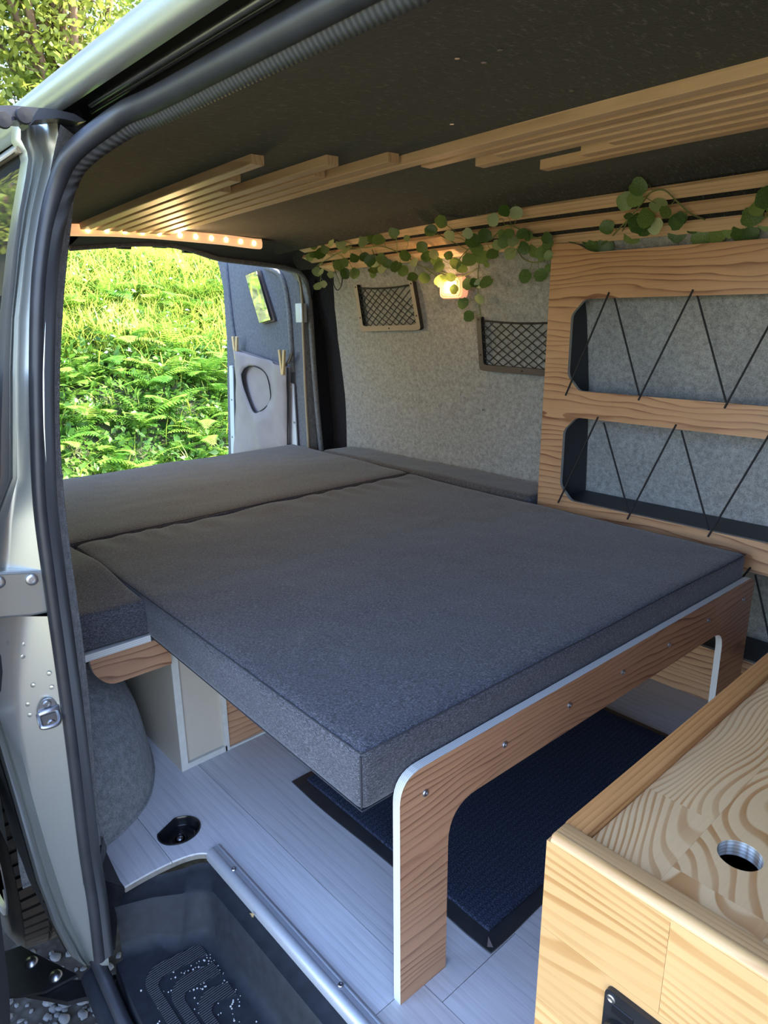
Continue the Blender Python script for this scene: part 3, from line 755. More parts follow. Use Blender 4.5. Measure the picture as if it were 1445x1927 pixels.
for k, (q, lab) in enumerate((((444, 655), 'wooden clothes peg on the outer corner of the cloth bag'), ((532, 682), 'wooden clothes peg on the corner of the cloth bag nearest the hinge'))):
    p = Vector(ony(q, 1.755)); pg = empty('clothes_peg', p, lab, 'clothes peg', 'clothes pegs on the cloth bag')
    for s in (-1, 1):
        a = p+Vector((s*0.003, -0.002, -0.055)); b = p+Vector((0.0+s*0.019, -0.002, 0.055))
        bm = bmesh.new(); dvec = (b-a); L_ = dvec.length; xax = dvec.normalized()
        bm_box(bm, 0, L_, -0.006, 0.006, -0.0065, 0.0065, 0.002, 1)
        yax = Vector((0, 1, 0)); zax = xax.cross(yax).normalized(); mt = Matrix((xax, yax, zax)).transposed().to_4x4(); mt.translation = a
        bmesh.ops.transform(bm, matrix=mt, verts=list(bm.verts)); adopt(from_bm('peg_arm', bm, 'peg', None, True, 40), pg)
    tube('spring', [p+Vector((-0.008, -0.002, 0.0)), p+Vector((0.012, -0.002, 0.004))], 0.004, 'steel', pg, 8)

# ------------------------------------------------------------------ ceiling slats
PITCH_S = 0.0435; W_S = 0.030
ends = {0: (-2.29, -1.30), 1: (-2.29, -1.465), 2: (-2.29, -1.585), 3: (-2.29, -1.222), 4: (-2.29, -1.325), 5: (-2.29, -1.132), 6: (-2.29, 0.9),
        7: (-1.125, 0.9), 8: (-0.965, 0.9), 9: (-1.05, 0.9), 10: (-0.768, 0.9), 11: (-0.852, 0.9), 12: (-0.98, 0.9)}
SL = empty('ceiling_slats', (-1.2, 1.08, 1.328), 'staggered oak slats running along the middle of the black ceiling', 'ceiling slats')
for i, (x0, x1) in ends.items():
    y0 = 0.816+PITCH_S*i; n = max(6, int((x1-x0)/0.1)); V = []; Fc = []
    for k in range(n+1):
        x = x0+(x1-x0)*k/n; zb = zs(x, y0+0.015); c = 0.0015
        for (y, z) in ((y0, zb+0.021), (y0, zb+c), (y0+c, zb), (y0+W_S-c, zb), (y0+W_S, zb+c), (y0+W_S, zb+0.021)): V.append((x, y, z))
    for k in range(n):
        for j in range(6): Fc.append((k*6+j, k*6+(j+1) % 6, (k+1)*6+(j+1) % 6, (k+1)*6+j))
    Fc.append(tuple(range(6))[::-1]); Fc.append(tuple(n*6+j for j in range(6)))
    adopt(pyd('slat', V, Fc, 'oak'), SL)
# slats on the cove over the far wall
SW = empty('oak_slat_set', (-0.7, 1.70, 1.25), 'three parallel oak slats along the top of the grey felt wall', 'wall slats')
cy, cz = COVE[1][0]-COVE[0][0], COVE[1][1]-COVE[0][1]; cl = math.hypot(cy, cz); tdir = (cy/cl, cz/cl); ndir = (-tdir[1], tdir[0])
if ndir[1] > 0: ndir = (-ndir[0], -ndir[1])
rise = lambda x: (0.006 if x > -1.0 else 0.006-0.018*((x+1.0)/1.35)**2)
for i, (a0, a1, xl) in enumerate(((0.121, 0.156, -2.33), (0.063, 0.098, -2.345), (0.005, 0.040, -2.30))):
    n = 24; V = []; Fc = []; x0, x1 = xl, 0.9
    for k in range(n+1):
        x = x0+(x1-x0)*k/n; dz = rise(x)
        for (s, h) in ((a0, 0.0), (a0, 0.013), (a1, 0.013), (a1, 0.0)):
            V.append((x+(0.03*(1 if k == 0 and s == a0 else 0)), COVE[0][0]+tdir[0]*s+ndir[0]*h, COVE[0][1]+tdir[1]*s+ndir[1]*h+dz))
    for k in range(n):
        for j in range(4): Fc.append((k*4+j, k*4+(j+1) % 4, (k+1)*4+(j+1) % 4, (k+1)*4+j))
    Fc.append((3, 2, 1, 0)); Fc.append(tuple(n*4+j for j in range(4)))
    adopt(pyd('slat', V, Fc, 'oak'), SW)

# ------------------------------------------------------------------ LED bar over the rear opening
ledz = [(120, 590), (248, 592), (372, 597), (490, 605), (605, 612), (745, 625), (852, 635), (958, 645), (1058, 655), (1157, 668), (1248, 680)]
ledpx = [(130+a/3.6125, 270+b/3.6125) for a, b in ledz]
XL = -2.31
lpts = [Vector(onx(q, XL)) for q in [(60, 431)]+ledpx+[(491, 459.5)]]
LB = empty('led_strip_light', tuple(onx((310, 445), XL)), 'glowing warm LED strip bar mounted above the open rear doorway', 'LED light')
V = []; Fc = []
sm = smoothline(lpts, 3)
for p in sm:
    for (dx, dz) in ((-0.012, 0.017), (0.006, 0.017), (0.010, 0.004), (0.008, -0.012), (0.0, -0.0165), (-0.012, -0.0165)): V.append(p+Vector((dx, 0, dz)))
for k in range(len(sm)-1):
    for j in range(6): Fc.append((k*6+j, k*6+(j+1) % 6, (k+1)*6+(j+1) % 6, (k+1)*6+j))
Fc.append(tuple(range(6))[::-1]); Fc.append(tuple((len(sm)-1)*6+j for j in range(6)))
dfo = adopt(pyd('diffuser', V, Fc, 'ledbar', None, True, 40), LB)
tube('mounting_channel', [p+Vector((0.004, 0, 0.0195)) for p in sm], 0.004, 'bronze', LB, 6)
ll = bpy.data.lights.new('led_strip_glow', 'AREA'); ll.shape = 'RECTANGLE'; ll.size = 0.02; ll.size_y = 0.68; ll.energy = 1.9; ll.color = (1.0, 0.62, 0.28)
llo = bpy.data.objects.new('led_strip_glow', ll); C.objects.link(llo); llo.location = (lpts[1]+lpts[-1])/2+Vector((0.014, 0, -0.014))
llo.rotation_euler = Vector((-0.75, 0, 0.66)).to_track_quat('Z', 'Y').to_euler()
for p in lpts[1:-1]:
    lathe('led', [(0.0078, -0.002), (0.0078, 0.001), (0.005, 0.003), (0.0001, 0.0035)], p+Vector((0.0095, 0, 0.0)), (1, 0, -0.1), 'led', dfo, 10)

# ------------------------------------------------------------------ beds and cushions
BED = empty('bed_mattress', (-1.17, 1.08, 0.352), 'large dark heather grey mattress panel resting on the plywood trestle', 'mattress')
def seam(root, pts): tube('seam', pts, 0.0011, 'thread', root, 6, True)
def wob(x, y, s=1.0): return 0.004*s*mnoise.noise(Vector((x*4, y*4, 3.1)))+0.0015*mnoise.noise(Vector((x*16, y*16, 1.0)))
mq = [(-1.752, 0.513), (-0.596, 0.489), (-0.568, 1.668), (-1.752, 1.695)]
def dmain(p, s, t, h):
    if h > 0.6:
        p.z += wob(p.x, p.y)*min(1, (h-0.6)/0.3)
        e = math.exp(-((p.x+1.70)/0.05)**2); p.z += 0.004*e*math.sin(p.y*55+4*math.sin(p.y*9))
    return p
cushion('cover', mq, 0.357, 0.452, 0.016, 'fabric', BED, (60, 60, 4), dmain)
def ringpts(q, z, inset, n=16):
    c = np.mean(np.array(q), 0); out = []
    for i in range(4):
        a, b = np.array(q[i]), np.array(q[(i+1) % 4])
        for k in range(n):
            p = a+(b-a)*k/n; d = c-p; d = d/np.linalg.norm(d); out.append((p[0]+d[0]*inset, p[1]+d[1]*inset, z))
    return out
seam(BED, [(p[0], p[1], p[2]+wob(p[0], p[1])) for p in ringpts(mq, 0.4483, 0.0045)])
seam(BED, ringpts(mq, 0.3605, 0.0045))
tube('corner_seam', [(-0.6005, 0.4925, 0.365), (-0.6005, 0.4925, 0.445)], 0.0015, 'thread', BED, 6)

RC = empty('rear_cushion', (-2.15, 1.0, 0.352), 'wide dark grey cushion lying across the rear doorway end of the bed', 'cushion')
rq = [(-2.545, 0.34), (-1.760, 0.34), (-1.760, 1.712), (-2.545, 1.735)]
def drear(p, s, t, h):
    if h > 0.6:
        p.z += wob(p.x, p.y, 1.3)
        p.z -= 0.006*math.exp(-((p.x+1.76)/0.03)**2)
    return p
cushion('cover', rq, 0.357, 0.455, 0.018, 'fabric', RC, (40, 50, 4), drear)
seam(RC, ringpts(rq, 0.451, 0.005))
FC_ = empty('side_cushion', (-1.75, 1.79, 0.352), 'long narrow dark cushion between the mattress and the grey felt wall', 'cushion')
fq = [(-2.32, 1.722), (-1.225, 1.703), (-1.225, 1.885), (-2.30, 1.878)]
cushion('cover', fq, 0.357, 0.460, 0.018, 'fabric', FC_, (40, 12, 4), lambda p, s, t, h: p+Vector((0, 0, wob(p.x, p.y, 1.2) if h > 0.6 else 0)))
NC = empty('seat_cushion', (-1.5, 0.42, 0.355), 'short dark cushion by the door pillar beside the big mattress', 'cushion')
nq = [(-1.752, 0.335), (-1.305, 0.335), (-1.298, 0.507), (-1.752, 0.507)]
def dseat(p, s, t, h):
    if h > 0.5:
        p.z += wob(p.x, p.y, 2)-0.012*s*(1-abs(t-0.5))+0.016*math.exp(-((s-0.45)/0.25)**2)*(0.4+0.6*t)
    return p
cushion('cover', nq, 0.368, 0.452, 0.012, 'fabric', NC, (20, 12, 4), dseat)
seam(NC, ringpts(nq, 0.3705, 0.004))

# bed base boards under the rear cushions (platform)
PF = empty('bed_platform', (-1.9, 1.1, 0.2), 'plywood bench platform with olive wood front lip under the cushions', 'platform')
box('deck_board', -2.5, -1.3185, 0.36, 1.70, 0.341, 0.356, 'plypale', PF)
lipp = [(0.375, 0.364), (0.375, 0.325), (0.402, 0.283), (0.547, 0.283), (0.547, 0.345), (0.508, 0.364)]
plate('front_lip', roundpoly([(0.380, 0.352), (0.384, 0.318), (0.412, 0.284), (0.546, 0.284), (0.546, 0.342), (0.505, 0.3525)], [0, 0.02, 0.02, 0, 0, 0], 4), [], lambda a, b, d: (-1.312+d, a, b), 0.012, ['lam_y', 'plypale'], PF)
box('lip_edge', -1.318, -1.2985, 0.36, 0.506, 0.3515, 0.366, 'ply_z', PF)

# cabinet under the bed
CB = empty('storage_cabinet', (-1.7, 0.9, 0), 'cream cabinet with a hand slot and pale ply edges under the bed', 'cabinet')
YC, XC = 0.551, -1.320
slotp = [ony(q, YC) for q in [(262, 1283), (287, 1262)]]
sl_ = roundpoly([(-1.545, 0.30), (-1.43, 0.305), (-1.405, 0.27), (-1.415, 0.225), (-1.545, 0.205)], 0.012, 4)
plate('side_panel', [(-2.1, 0.0), (XC, 0.0), (XC, 0.340), (-2.1, 0.340)], [sl_], lambda a, b, d: (a, YC+d, b), 0.015, ['cream', 'cream'], CB)
box('slot_backing', -1.60, -1.36, YC+0.06, YC+0.065, 0.15, 0.335, 'matteblack', CB)
box('edge_post', XC, XC+0.004, YC, YC+0.016, 0.0, 0.340, 'plypale', CB)
box('front_panel', XC-0.012, XC-0.006, YC+0.016, 0.668, 0.012, 0.340, 'cream', CB)
box('bottom_edge', XC-0.01, XC+0.003, YC+0.016, 0.668, 0.0, 0.014, 'plypale', CB)
box('edge_post', XC-0.01, XC+0.003, 0.664, 0.675, 0.0, 0.340, 'plypale', CB)
box('wood_front', XC-0.014, XC-0.002, 0.676, 1.30, 0.004, 0.340, 'lam_y', CB)
box('plinth_edge', XC-0.012, XC+0.002, 0.676, 1.30, 0.0, 0.005, 'plypale', CB)
lathe('clip', [(0.004, 0), (0.004, 0.02), (0.0001, 0.02)], (-1.345, YC, 0.30), (0, -1, 0), 'whitealu', CB, 10)

# trestle panel carrying the mattress
A0, A1 = Vector((-0.591, 0.541, 0)), Vector((-0.5625, 1.680, 0)); LT = (A1-A0).length; ud = (A1-A0)/LT; nd_ = Vector((ud.y, -ud.x, 0))
TR = empty('bed_trestle', tuple(A0), 'olive wood plywood trestle panel with two legs holding up the mattress front', 'bed frame')
po = roundpoly([(0, 0), (0.097, 0), (0.097, 0.302), (1.000, 0.300), (1.005, 0), (LT, 0), (LT, 0.398), (0, 0.398)], [0, 0, 0.062, 0.05, 0, 0, 0.034, 0.045], 8)
tr = plate('panel', po, [], lambda a, b, d: tuple(A0+ud*a+Vector((0, 0, b))+nd_*d), 0.0145, ['lam_y', 'ply'], TR)
for q in [(800, 1492), (949, 1401), (1071, 1327), (1172, 1265), (1259, 1213), (1333, 1167), (1398, 1128)]:
    d = ray(q); n_ = np.array(nd_); p0 = np.array(A0+nd_*0.0147); t_ = np.dot(p0-CAM, n_)/np.dot(d, n_)
    screw('screw', CAM+d*t_, tuple(nd_), 0.0056, 'steel', tr)
box('cross_batten', -0.622, -0.5965, 0.60, 1.64, 0.320, 0.356, 'plypale', TR)

# ------------------------------------------------------------------ shelf unit on the far wall
SH = empty('shelf_unit', (-0.4, 1.78, 0), 'olive wood face shelf with corner-cut openings laced with black elastic cord', 'shelf')
YS = 1.73
XRt = 0.62
so_poly = [(-1.216, 0.0), (XRt, 0.0), (XRt, 1.158), (-1.088, 1.162), (-1.135, 1.190), (-1.213, 1.193)]
so_poly = roundpoly(so_poly, [0, 0, 0, 0.025, 0.035, 0], 5)
def cut(x0, x1, z0, z1, c=0.042): return roundpoly([(x0, z0+c), (x0, z1-c), (x0+c*0.95, z1), (x1, z1), (x1, z0), (x0+c*0.95, z0)], [0.012, 0.012, 0.012, 0.01, 0.01, 0.012], 3)
cuts = [cut(-1.136, 0.5, 0.792, 1.043), cut(-1.138, 0.5, 0.467, 0.716), cut(-1.10, 0.5, 0.150, 0.386)]
plate('face_panel', so_poly, cuts, lambda a, b, d: (a, YS+d, b), 0.012, ['lam_x', 'ply_y'], SH)
def shelfboard(name, x0, x1, z, th, mat='navy'):
    V = [(x0, YS+0.013, z), (x1, YS+0.013, z), (x1, wally(z)-0.004, z), (x0, wally(z)-0.004, z)]
    V += [(a, b, c-th) for a, b, c in V]
    adopt(pyd(name, V, [(0, 1, 2, 3), (7, 6, 5, 4), (0, 4, 5, 1), (1, 5, 6, 2), (2, 6, 7, 3), (3, 7, 4, 0)], mat), SH)
shelfboard('shelf_board', -1.20, 0.6, 0.462, 0.012); shelfboard('shelf_board', -1.20, 0.6, 0.770, 0.012); shelfboard('shelf_board', -1.20, 0.6, 0.14, 0.012)
shelfboard('shelf_board', -1.20, 0.6, 1.10, 0.010)
V = []; zz = [0.0, 0.3, 0.46, 0.6, 0.8, 1.0, 1.1, 1.17]; Fc = []
for z in zz:
    for x in (-1.205, -1.150):
        V += [(x, YS+0.0125, z), (x, wally(z)-0.004, z)]
for i in range(len(zz)-1):
    b = i*4; c = b+4
    Fc += [(b, b+1, c+1, c), (b+2, c+2, c+3, b+3), (b, c, c+2, b+2), (b+1, b+3, c+3, c+1)]
Fc += [(0, 2, 3, 1), tuple(len(V)-4+k for k in (0, 1, 3, 2))]
adopt(pyd('side_board', V, Fc, 'navy'), SH)
# elastic cords
def cord(px, y=YS-0.003):
    pts = [ony(q, y) for q in px]
    tube('elastic_cord', pts, 0.0026, 'cord', SH, 8)
def zig(pairs):
    for fr_, bk in pairs:
        pass
F1 = [((1146, 550), (1064, 744)), ((1304, 545), (1201, 753)), ((1447, 612), (1363, 768))]
B1 = [((1156, 560), (1203, 745)), ((1312, 556), (1366, 757))]
F2 = [((1125, 785), (1050, 946)), ((1272, 799), (1180, 977)), ((1447, 818), (1332, 1010))]
B2 = [((1136, 795), (1183, 965)), ((1282, 810), (1334, 1000))]
for a, b in F1+F2+[((1412, 1068), (1398, 1085))]: cord([a, b])
for a, b in B1+B2: cord([a, b], YS+0.006)
# continuation to the right, outside the frame
for k in range(3):
    x = -0.42+0.24*k
    tube('elastic_cord', [(x, YS-0.003, 1.055), (x-0.13, YS-0.003, 0.78)], 0.0026, 'cord', SH, 6); tube('elastic_cord', [(x-0.12+0.14, YS-0.003, 0.73), (x-0.25+0.14, YS-0.003, 0.455)], 0.0026, 'cord', SH, 6)
for px in ([(1421, 1082), (1432, 1130), (1443, 1180), (1450, 1215)],):
    cord(px, YS+0.010)

# ------------------------------------------------------------------ net pockets on the felt wall
def net(name, px, label, mat, bot=0.022):
    P = []
    for q in px:
        y = 1.83
        for _ in range(6): p = ony(q, y); y = wally(p[2])-0.012
        P.append(Vector(p))
    tl, tr_, br, bl = P
    root = empty(name, tuple((bl+br)/2), label, 'net pocket', 'net pockets on the felt wall')
    def uv(u, v, d=0.0): # v=0 bottom
        p = bl*(1-u)*(1-v)+br*u*(1-v)+tr_*u*v+tl*(1-u)*v; return p+Vector((0, -d, 0))
    # U frame
    a, b, c = 0.055, 0.055, 0.115
    outer_ = roundpoly([(0, 0), (1, 0), (1, 1), (1-a, 1), (1-a, c), (a, c), (a, 1), (0, 1)], [0.07, 0.07, 0.02, 0.02, 0.05, 0.05, 0.02, 0.02], 4)
    nfm = plate('frame', outer_, [], lambda s, t, d: tuple(uv(s, t, d-0.012)), 0.018, [mat, 'matteblack'], root)
    bm = bmesh.new(); rr = 0.0016
    top = [uv(a+(1-2*a)*k/10, 0.93-0.035*math.sin(PI*k/10), -0.002) for k in range(11)]
    bm_tube(bm, top, 0.003, 6); n = 8; asp = 1.7
    def clipseg(u0, v0, du, dv):
        pts = []
        for k in range(31):
            u, v = u0+du*k/30, v0+dv*k/30
            if a <= u <= 1-a and c <= v <= 0.925-0.03*math.sin(PI*(u-a)/(1-2*a)):
                w_ = 0.008*math.sin(v*9+u0*13)*(1-v); pts.append(uv(u+w_, v, 0.0035*math.sin(PI*min(1, max(0, v)))))
        if len(pts) > 1: bm_tube(bm, pts, rr, 5)
    for k in range(-n, n+3):
        clipseg(k/n*0.9+0.06, c, 0.62, 0.83); clipseg(k/n*0.9+0.06, c, -0.62, 0.83)
    adopt(from_bm('netting', bm, 'cord', None, True), root)
    for (u, v) in ((0.028, 0.95), (0.972, 0.95), (0.028, 0.30), (0.972, 0.30), (0.5, 0.055)):
        lathe('screw', [(0.0032, 0), (0.0032, 0.001), (0.0001, 0.001)], uv(u, v, 0.0062), (0, -1, 0), 'matteblack', nfm, 8)
    return root
net('net_pocket', [(668, 536), (778, 529), (794, 621), (681, 624)], 'grey-brown framed net pocket below the trailing vine, nearer the rear door', 'brownplastic')
net('net_pocket', [(898, 596), (1068, 598), (1075, 712), (904, 697)], 'dark framed net pocket half hidden behind the wooden shelf', 'brownplastic2')

# ------------------------------------------------------------------ wall lamp
yl = wally(1.09)-0.004; lc = Vector(ony((857, 541), yl))
WLP = empty('wall_lamp', tuple(lc), 'small glowing amber glass lamp on the felt wall under the vine', 'lamp')
rr_ = roundpoly([(-0.056, -0.036), (0.056, -0.036), (0.056, 0.036), (-0.056, 0.036)], 0.02, 6)
bm = bmesh.new(); rings = []
for sc, d in ((1.0, 0.0), (1.0, 0.012), (0.94, 0.018), (0.78, 0.022), (0.60, 0.024), (0.3, 0.025)):
    rings.append([bm.verts.new((lc.x+a*sc, lc.y-d, lc.z+b*sc)) for a, b in rr_])
for A, B in zip(rings, rings[1:]):
    for k in range(len(A)): bm.faces.new((A[k], A[(k+1) % len(A)], B[(k+1) % len(A)], B[k]))
bm.faces.new(rings[-1]); bm.faces.new(rings[0][::-1])
bmesh.ops.recalc_face_normals(bm, faces=list(bm.faces))
adopt(from_bm('glass_cover', bm, 'lampglass', None, True, 50), WLP)
lathe('bulb', [(0.0001, 0), (0.011, 0.002), (0.012, 0.006), (0.008, 0.011), (0.0001, 0.013)], lc+Vector((0.014, -0.0245, -0.002)), (0, -1, 0), 'bulb', WLP, 14)
for sc in (0.9, 0.72, 0.54):
    tube('glass_ridge', [(lc.x+a*sc, lc.y-0.0205-0.004*(0.9-sc)/0.36, lc.z+b*sc) for a, b in rr_], 0.0018, 'lampglass', WLP, 5, True)
pl_ = bpy.data.lights.new('wall_lamp_glow', 'POINT'); pl_.energy = 0.22; pl_.color = (1.0, 0.6, 0.28); pl_.shadow_soft_size = 0.02
plo = bpy.data.objects.new('wall_lamp_glow', pl_); C.objects.link(plo); plo.location = lc+Vector((0, -0.045, 0))

# ------------------------------------------------------------------ trailing vines
def leafmesh(k):
    random.seed(50+k); V = [(0, 0, 0)]; n = 14
    for i in range(n):
        a = 2*PI*i/n+PI/2; r = 1.0+0.06*random.uniform(-1, 1)
        if i == 0: r = 0.80
        V.append((r*math.cos(a), r*1.04*math.sin(a)*1.0, 0.10*math.cos(2*a+k)+0.12))
    Fc = [(0, 1+i, 1+(i+1) % n) for i in range(n)]
    me = bpy.data.meshes.new('leaf'); me.from_pydata(V, [], Fc); me.update(); me.polygons.foreach_set('use_smooth', [True]*len(me.polygons)); return me
LM = {('vine', k): leafmesh(k) for k in range(3)}; LM.update({('vinepale', k): leafmesh(k) for k in range(3)})
for (m_, k), me in LM.items(): me.materials.append(M[m_])
def A_(lst, ox, oy, s): return [(ox+t[0]/s, oy+t[1]/s, t[2]/s*(1.0), (t[3] if len(t) > 3 else 0)) for t in lst]
LA = A_([(120, 490, 32), (75, 600, 40), (110, 580, 34), (190, 565, 55), (240, 510, 45), (310, 440, 45, 1), (410, 450, 55, 1), (480, 520, 55, 1), (150, 755, 46, 1), (200, 760, 34, 1), (160, 920, 44, 1), (225, 895, 34, 1), (300, 790, 32, 1),
         (390, 690, 58), (455, 780, 50), (455, 660, 42), (560, 775, 50), (560, 610, 48), (670, 600, 46), (670, 405, 55, 1), (640, 450, 34), (750, 405, 52), (825, 415, 60), (990, 335, 52), (1130, 395, 32, 1), (1390, 310, 55), (1290, 490, 54),
         (1345, 590, 56), (1105, 585, 55), (1210, 660, 46, 1), (730, 640, 55), (780, 650, 56, 1), (850, 620, 52), (920, 655, 54), (770, 740, 55), (870, 730, 54, 1), (1015, 705, 58), (1090, 750, 56), (1190, 820, 52), (1320, 825, 54), (760, 790, 34), (1420, 570, 46, 1), (1432, 640, 40)], 570, 380, 5.78)
LBv = A_([(170, 215, 60), (65, 310, 55), (265, 370, 55, 1), (460, 340, 48, 1), (510, 425, 70), (735, 195, 58, 1), (860, 100, 58), (985, 120, 58, 1), (650, 365, 62), (555, 510, 62), (830, 350, 40), (860, 425, 62), (915, 345, 46), (960, 430, 58, 1), (1060, 350, 54), (1120, 370, 46),
          (1075, 500, 60), (1320, 390, 52), (1335, 450, 50), (920, 560, 58, 1), (780, 470, 50, 1), (735, 570, 60), (490, 620, 75), (620, 600, 65), (1190, 530, 70), (1275, 555, 68), (1345, 580, 45), (1090, 805, 64), (1255, 800, 64), (1340, 720, 36), (330, 670, 55), (400, 715, 55), (250, 585, 42),
          (125, 640, 55), (150, 700, 50), (155, 860, 56), (205, 830, 36), (275, 820, 46), (315, 950, 46), (465, 890, 55), (540, 880, 50), (665, 875, 64), (580, 890, 42, 1), (585, 1055, 46, 1), (415, 1095, 56), (475, 1240, 56), (665, 680, 28), (20, 590, 46)], 800, 380, 5.78)
LC = A_([(595, 75, 46), (510, 170, 46), (575, 155, 42), (725, 195, 44, 1), (770, 240, 34), (845, 305, 42), (870, 285, 36), (710, 335, 44, 1), (640, 280, 50), (605, 310, 60), (560, 395, 46), (630, 340, 46), (530, 268, 22), (390, 340, 38), (365, 405, 42), (280, 415, 42), (180, 400, 42), (105, 385, 38),
         (380, 465, 46), (300, 465, 44), (850, 380, 46), (955, 345, 34), (1010, 390, 55), (1110, 390, 48), (1200, 355, 40), (1260, 380, 46), (1330, 390, 42)], 1030, 330, 3.482)
LD = A_([(1430, 145, 50), (1385, 215, 45), (1335, 270, 50), (1435, 300, 42), (1500, 200, 46), (1520, 290, 46), (1580, 240, 46), (1490, 120, 44), (1640, 200, 44)], 1030, 330, 3.482)
def vine_y(q, off):
    y = 1.70
    for _ in range(8):
        p = ony(q, y); z = p[2]; y = wally(max(z, 0.5))-off
        if z > 1.19: y -= 0.020
        if q[0] > 1045 and (q[1] > 436 or (q[1] > 412 and q[0] > 1300)): y = 1.7535
        elif q[0] > 1045 and z <= 1.2: y = min(y, 1.705)
    return y
def vine(name, label, leaves, mains, seed):
    random.seed(seed)
    root = empty(name, tuple(ony((leaves[0][0], leaves[0][1]), 1.70)), label, 'vine', 'trailing vines')
    nodes = []
    for ml in mains:
        pts = smoothline([ony(q, vine_y(q, 0.016)) for q in ml], 6); nodes += pts
        tube('stem', pts, 0.0018, 'stem', root, 6)
    for (x, y, r, pale) in leaves:
        off = random.uniform(0.022, 0.060); yy_ = vine_y((x, y), off); p = Vector(ony((x, y), yy_))
        dist = np.linalg.norm(np.array(p)-CAM); R = r/FPX*dist*1.04
        me = LM[('vinepale' if pale else 'vine', random.randrange(3))]
        o = bpy.data.objects.new('leaf', me); C.objects.link(o)
        toc = (Vector(CAM)-p).normalized()
        nrm = (toc+Vector((random.uniform(-.45, .45), random.uniform(-.35, .35), random.uniform(-.2, .6)))).normalized()
        if pale: nrm = (nrm+Vector((random.choice((-.5, .5)), 0, 0))).normalized()
        q_ = nrm.to_track_quat('Z', 'Y'); mw = Matrix.Translation(p) @ q_.to_matrix().to_4x4() @ Matrix.Rotation(random.uniform(-2.6, 2.6), 4, 'Z') @ Matrix.Diagonal((R*1.0, R*1.1, R, 1))
        o.parent = root; o.matrix_parent_inverse = Matrix.Translation(-Vector(root.location)); o.matrix_basis = mw
        nn = min(nodes, key=lambda c: (c-p).length)
        if (nn-p).length < 0.16:
            mid = (nn+p)/2+Vector((random.uniform(-.01, .01), 0.004, random.uniform(-.006, .012)))
            tube('leaf_stalk', [nn, mid, p+Vector((0, 0.002, 0))], 0.0009, 'stem', root, 4)
vine('trailing_vine', 'green artificial vine of round leaves trailing over the slats beside the lamp', LA+LBv,
     [[(597, 500), (620, 485), (650, 470), (690, 466), (720, 464), (760, 480), (790, 500), (830, 512), (860, 520)], [(608, 480), (605, 510), (602, 535)], [(700, 470), (715, 500), (740, 505)],
      [(850, 505), (880, 470), (905, 455), (925, 450), (950, 425), (975, 430), (1000, 445), (1035, 450)], [(905, 480), (900, 505), (899, 540), (901, 570), (905, 598)], [(972, 468), (985, 487), (1005, 494), (1030, 488)], [(800, 505), (830, 522), (870, 520), (898, 505)],
      [(625, 490), (632, 515), (640, 535)]], 21)
vine('trailing_vine', 'dark leafy vine spilling over the top edge of the wooden shelf', LC,
     [[(1060, 442), (1110, 450), (1160, 445), (1185, 410), (1210, 380), (1225, 362), (1250, 358), (1275, 380), (1300, 402), (1340, 418)], [(1205, 400), (1208, 430), (1204, 445)], [(1150, 447), (1165, 430), (1190, 405)]], 22)
vine('trailing_vine', 'small cluster of vine leaves at the right-hand picture edge', LD, [[(1420, 425), (1445, 405), (1480, 390), (1510, 395)], [(1430, 380), (1435, 400), (1440, 415)]], 23)
tube_h = empty('wire_hook', tuple(ony((637, 535), 1.78)), 'thin black wire hook loop at the rear end of the felt wall', 'hook')
tube('hook_wire', smoothline([ony(q, 1.775) for q in [(627, 520), (628, 535), (634, 546), (641, 540), (644, 525), (641, 514)]], 4), 0.002, 'cord', tube_h, 6)

# ------------------------------------------------------------------ sill strip, step well
ST = tag(sheet('trim_3', [(0.4715, -0.016), (0.4715, -0.004), (0.476, 0.0045), (0.482, 0.006), (0.4865, 0.0062), (0.488, 0.0050), (0.4895, 0.0062), (0.491, 0.0050), (0.4925, 0.0062), (0.494, 0.0050), (0.4955, 0.0062), (0.499, 0.006), (0.5035, 0.0008)], -1.053, 0.9, 'alu', 6), kind='structure')
for q in [(440, 1636), (641, 1854)]:
    screw('screw', onz(q, 0.006), (0, 0, 1), 0.0048, 'steel', ST)
SW_ = empty('step_tub', (-0.6, 0.36, -0.14), 'moulded black plastic entry step with curved ribbed tread pads', 'step')
ZR, ZF = -0.024, -0.112
# rim shelf, walls and floor of the tub as one lofted tray; loops run rear-left -> corner -> right
def loop_tub(xa, ya0, yb, rcorner, z, xend=0.9):
    pts = [(xa-0.055, ya0), (xa-0.030, ya0+0.06)]
    c = (xa+0.0, yb); n = 8
    for k in range(n+1):
        a = PI-(PI/2)*k/n
        pts.append((xa+rcorner+rcorner*math.cos(a), yb-rcorner+rcorner*math.sin(a)))
    pts += [(-0.6, yb), (0.0, yb), (xend, yb)]
    return [(x, y, z) for x, y in pts]
def tub_row(x):
    """cross-section (y,z) of the tub at station x: rim, inner wall, floor, outer edge"""
    return None
loops = [loop_tub(-1.062, 0.300, 0.480, 0.045, ZR+0.008), loop_tub(-1.055, 0.298, 0.474, 0.045, ZR), loop_tub(-1.022, 0.298, 0.449, 0.045, ZR-0.004), loop_tub(-1.016, 0.298, 0.444, 0.043, ZR-0.012),
         loop_tub(-1.006, 0.296, 0.434, 0.05, ZF+0.020), loop_tub(-1.000, 0.294, 0.428, 0.05, ZF+0.006), loop_tub(-0.985, 0.290, 0.414, 0.055, ZF)]
bm = bmesh.new(); R_v = [[bm.verts.new(p) for p in l] for l in loops]
last = R_v[-1]; ring2 = []
for v in last:                      # flat floor: strips straight out to the sill edge
    yo = 0.258 if v.co.x > -0.6 else 0.258+0.04*min(1.0, (-0.6-v.co.x)/0.45)**2*0.5
    ring2.append(bm.verts.new((min(v.co.x+0.0, 0.9), min(yo, v.co.y-0.004), ZF)))
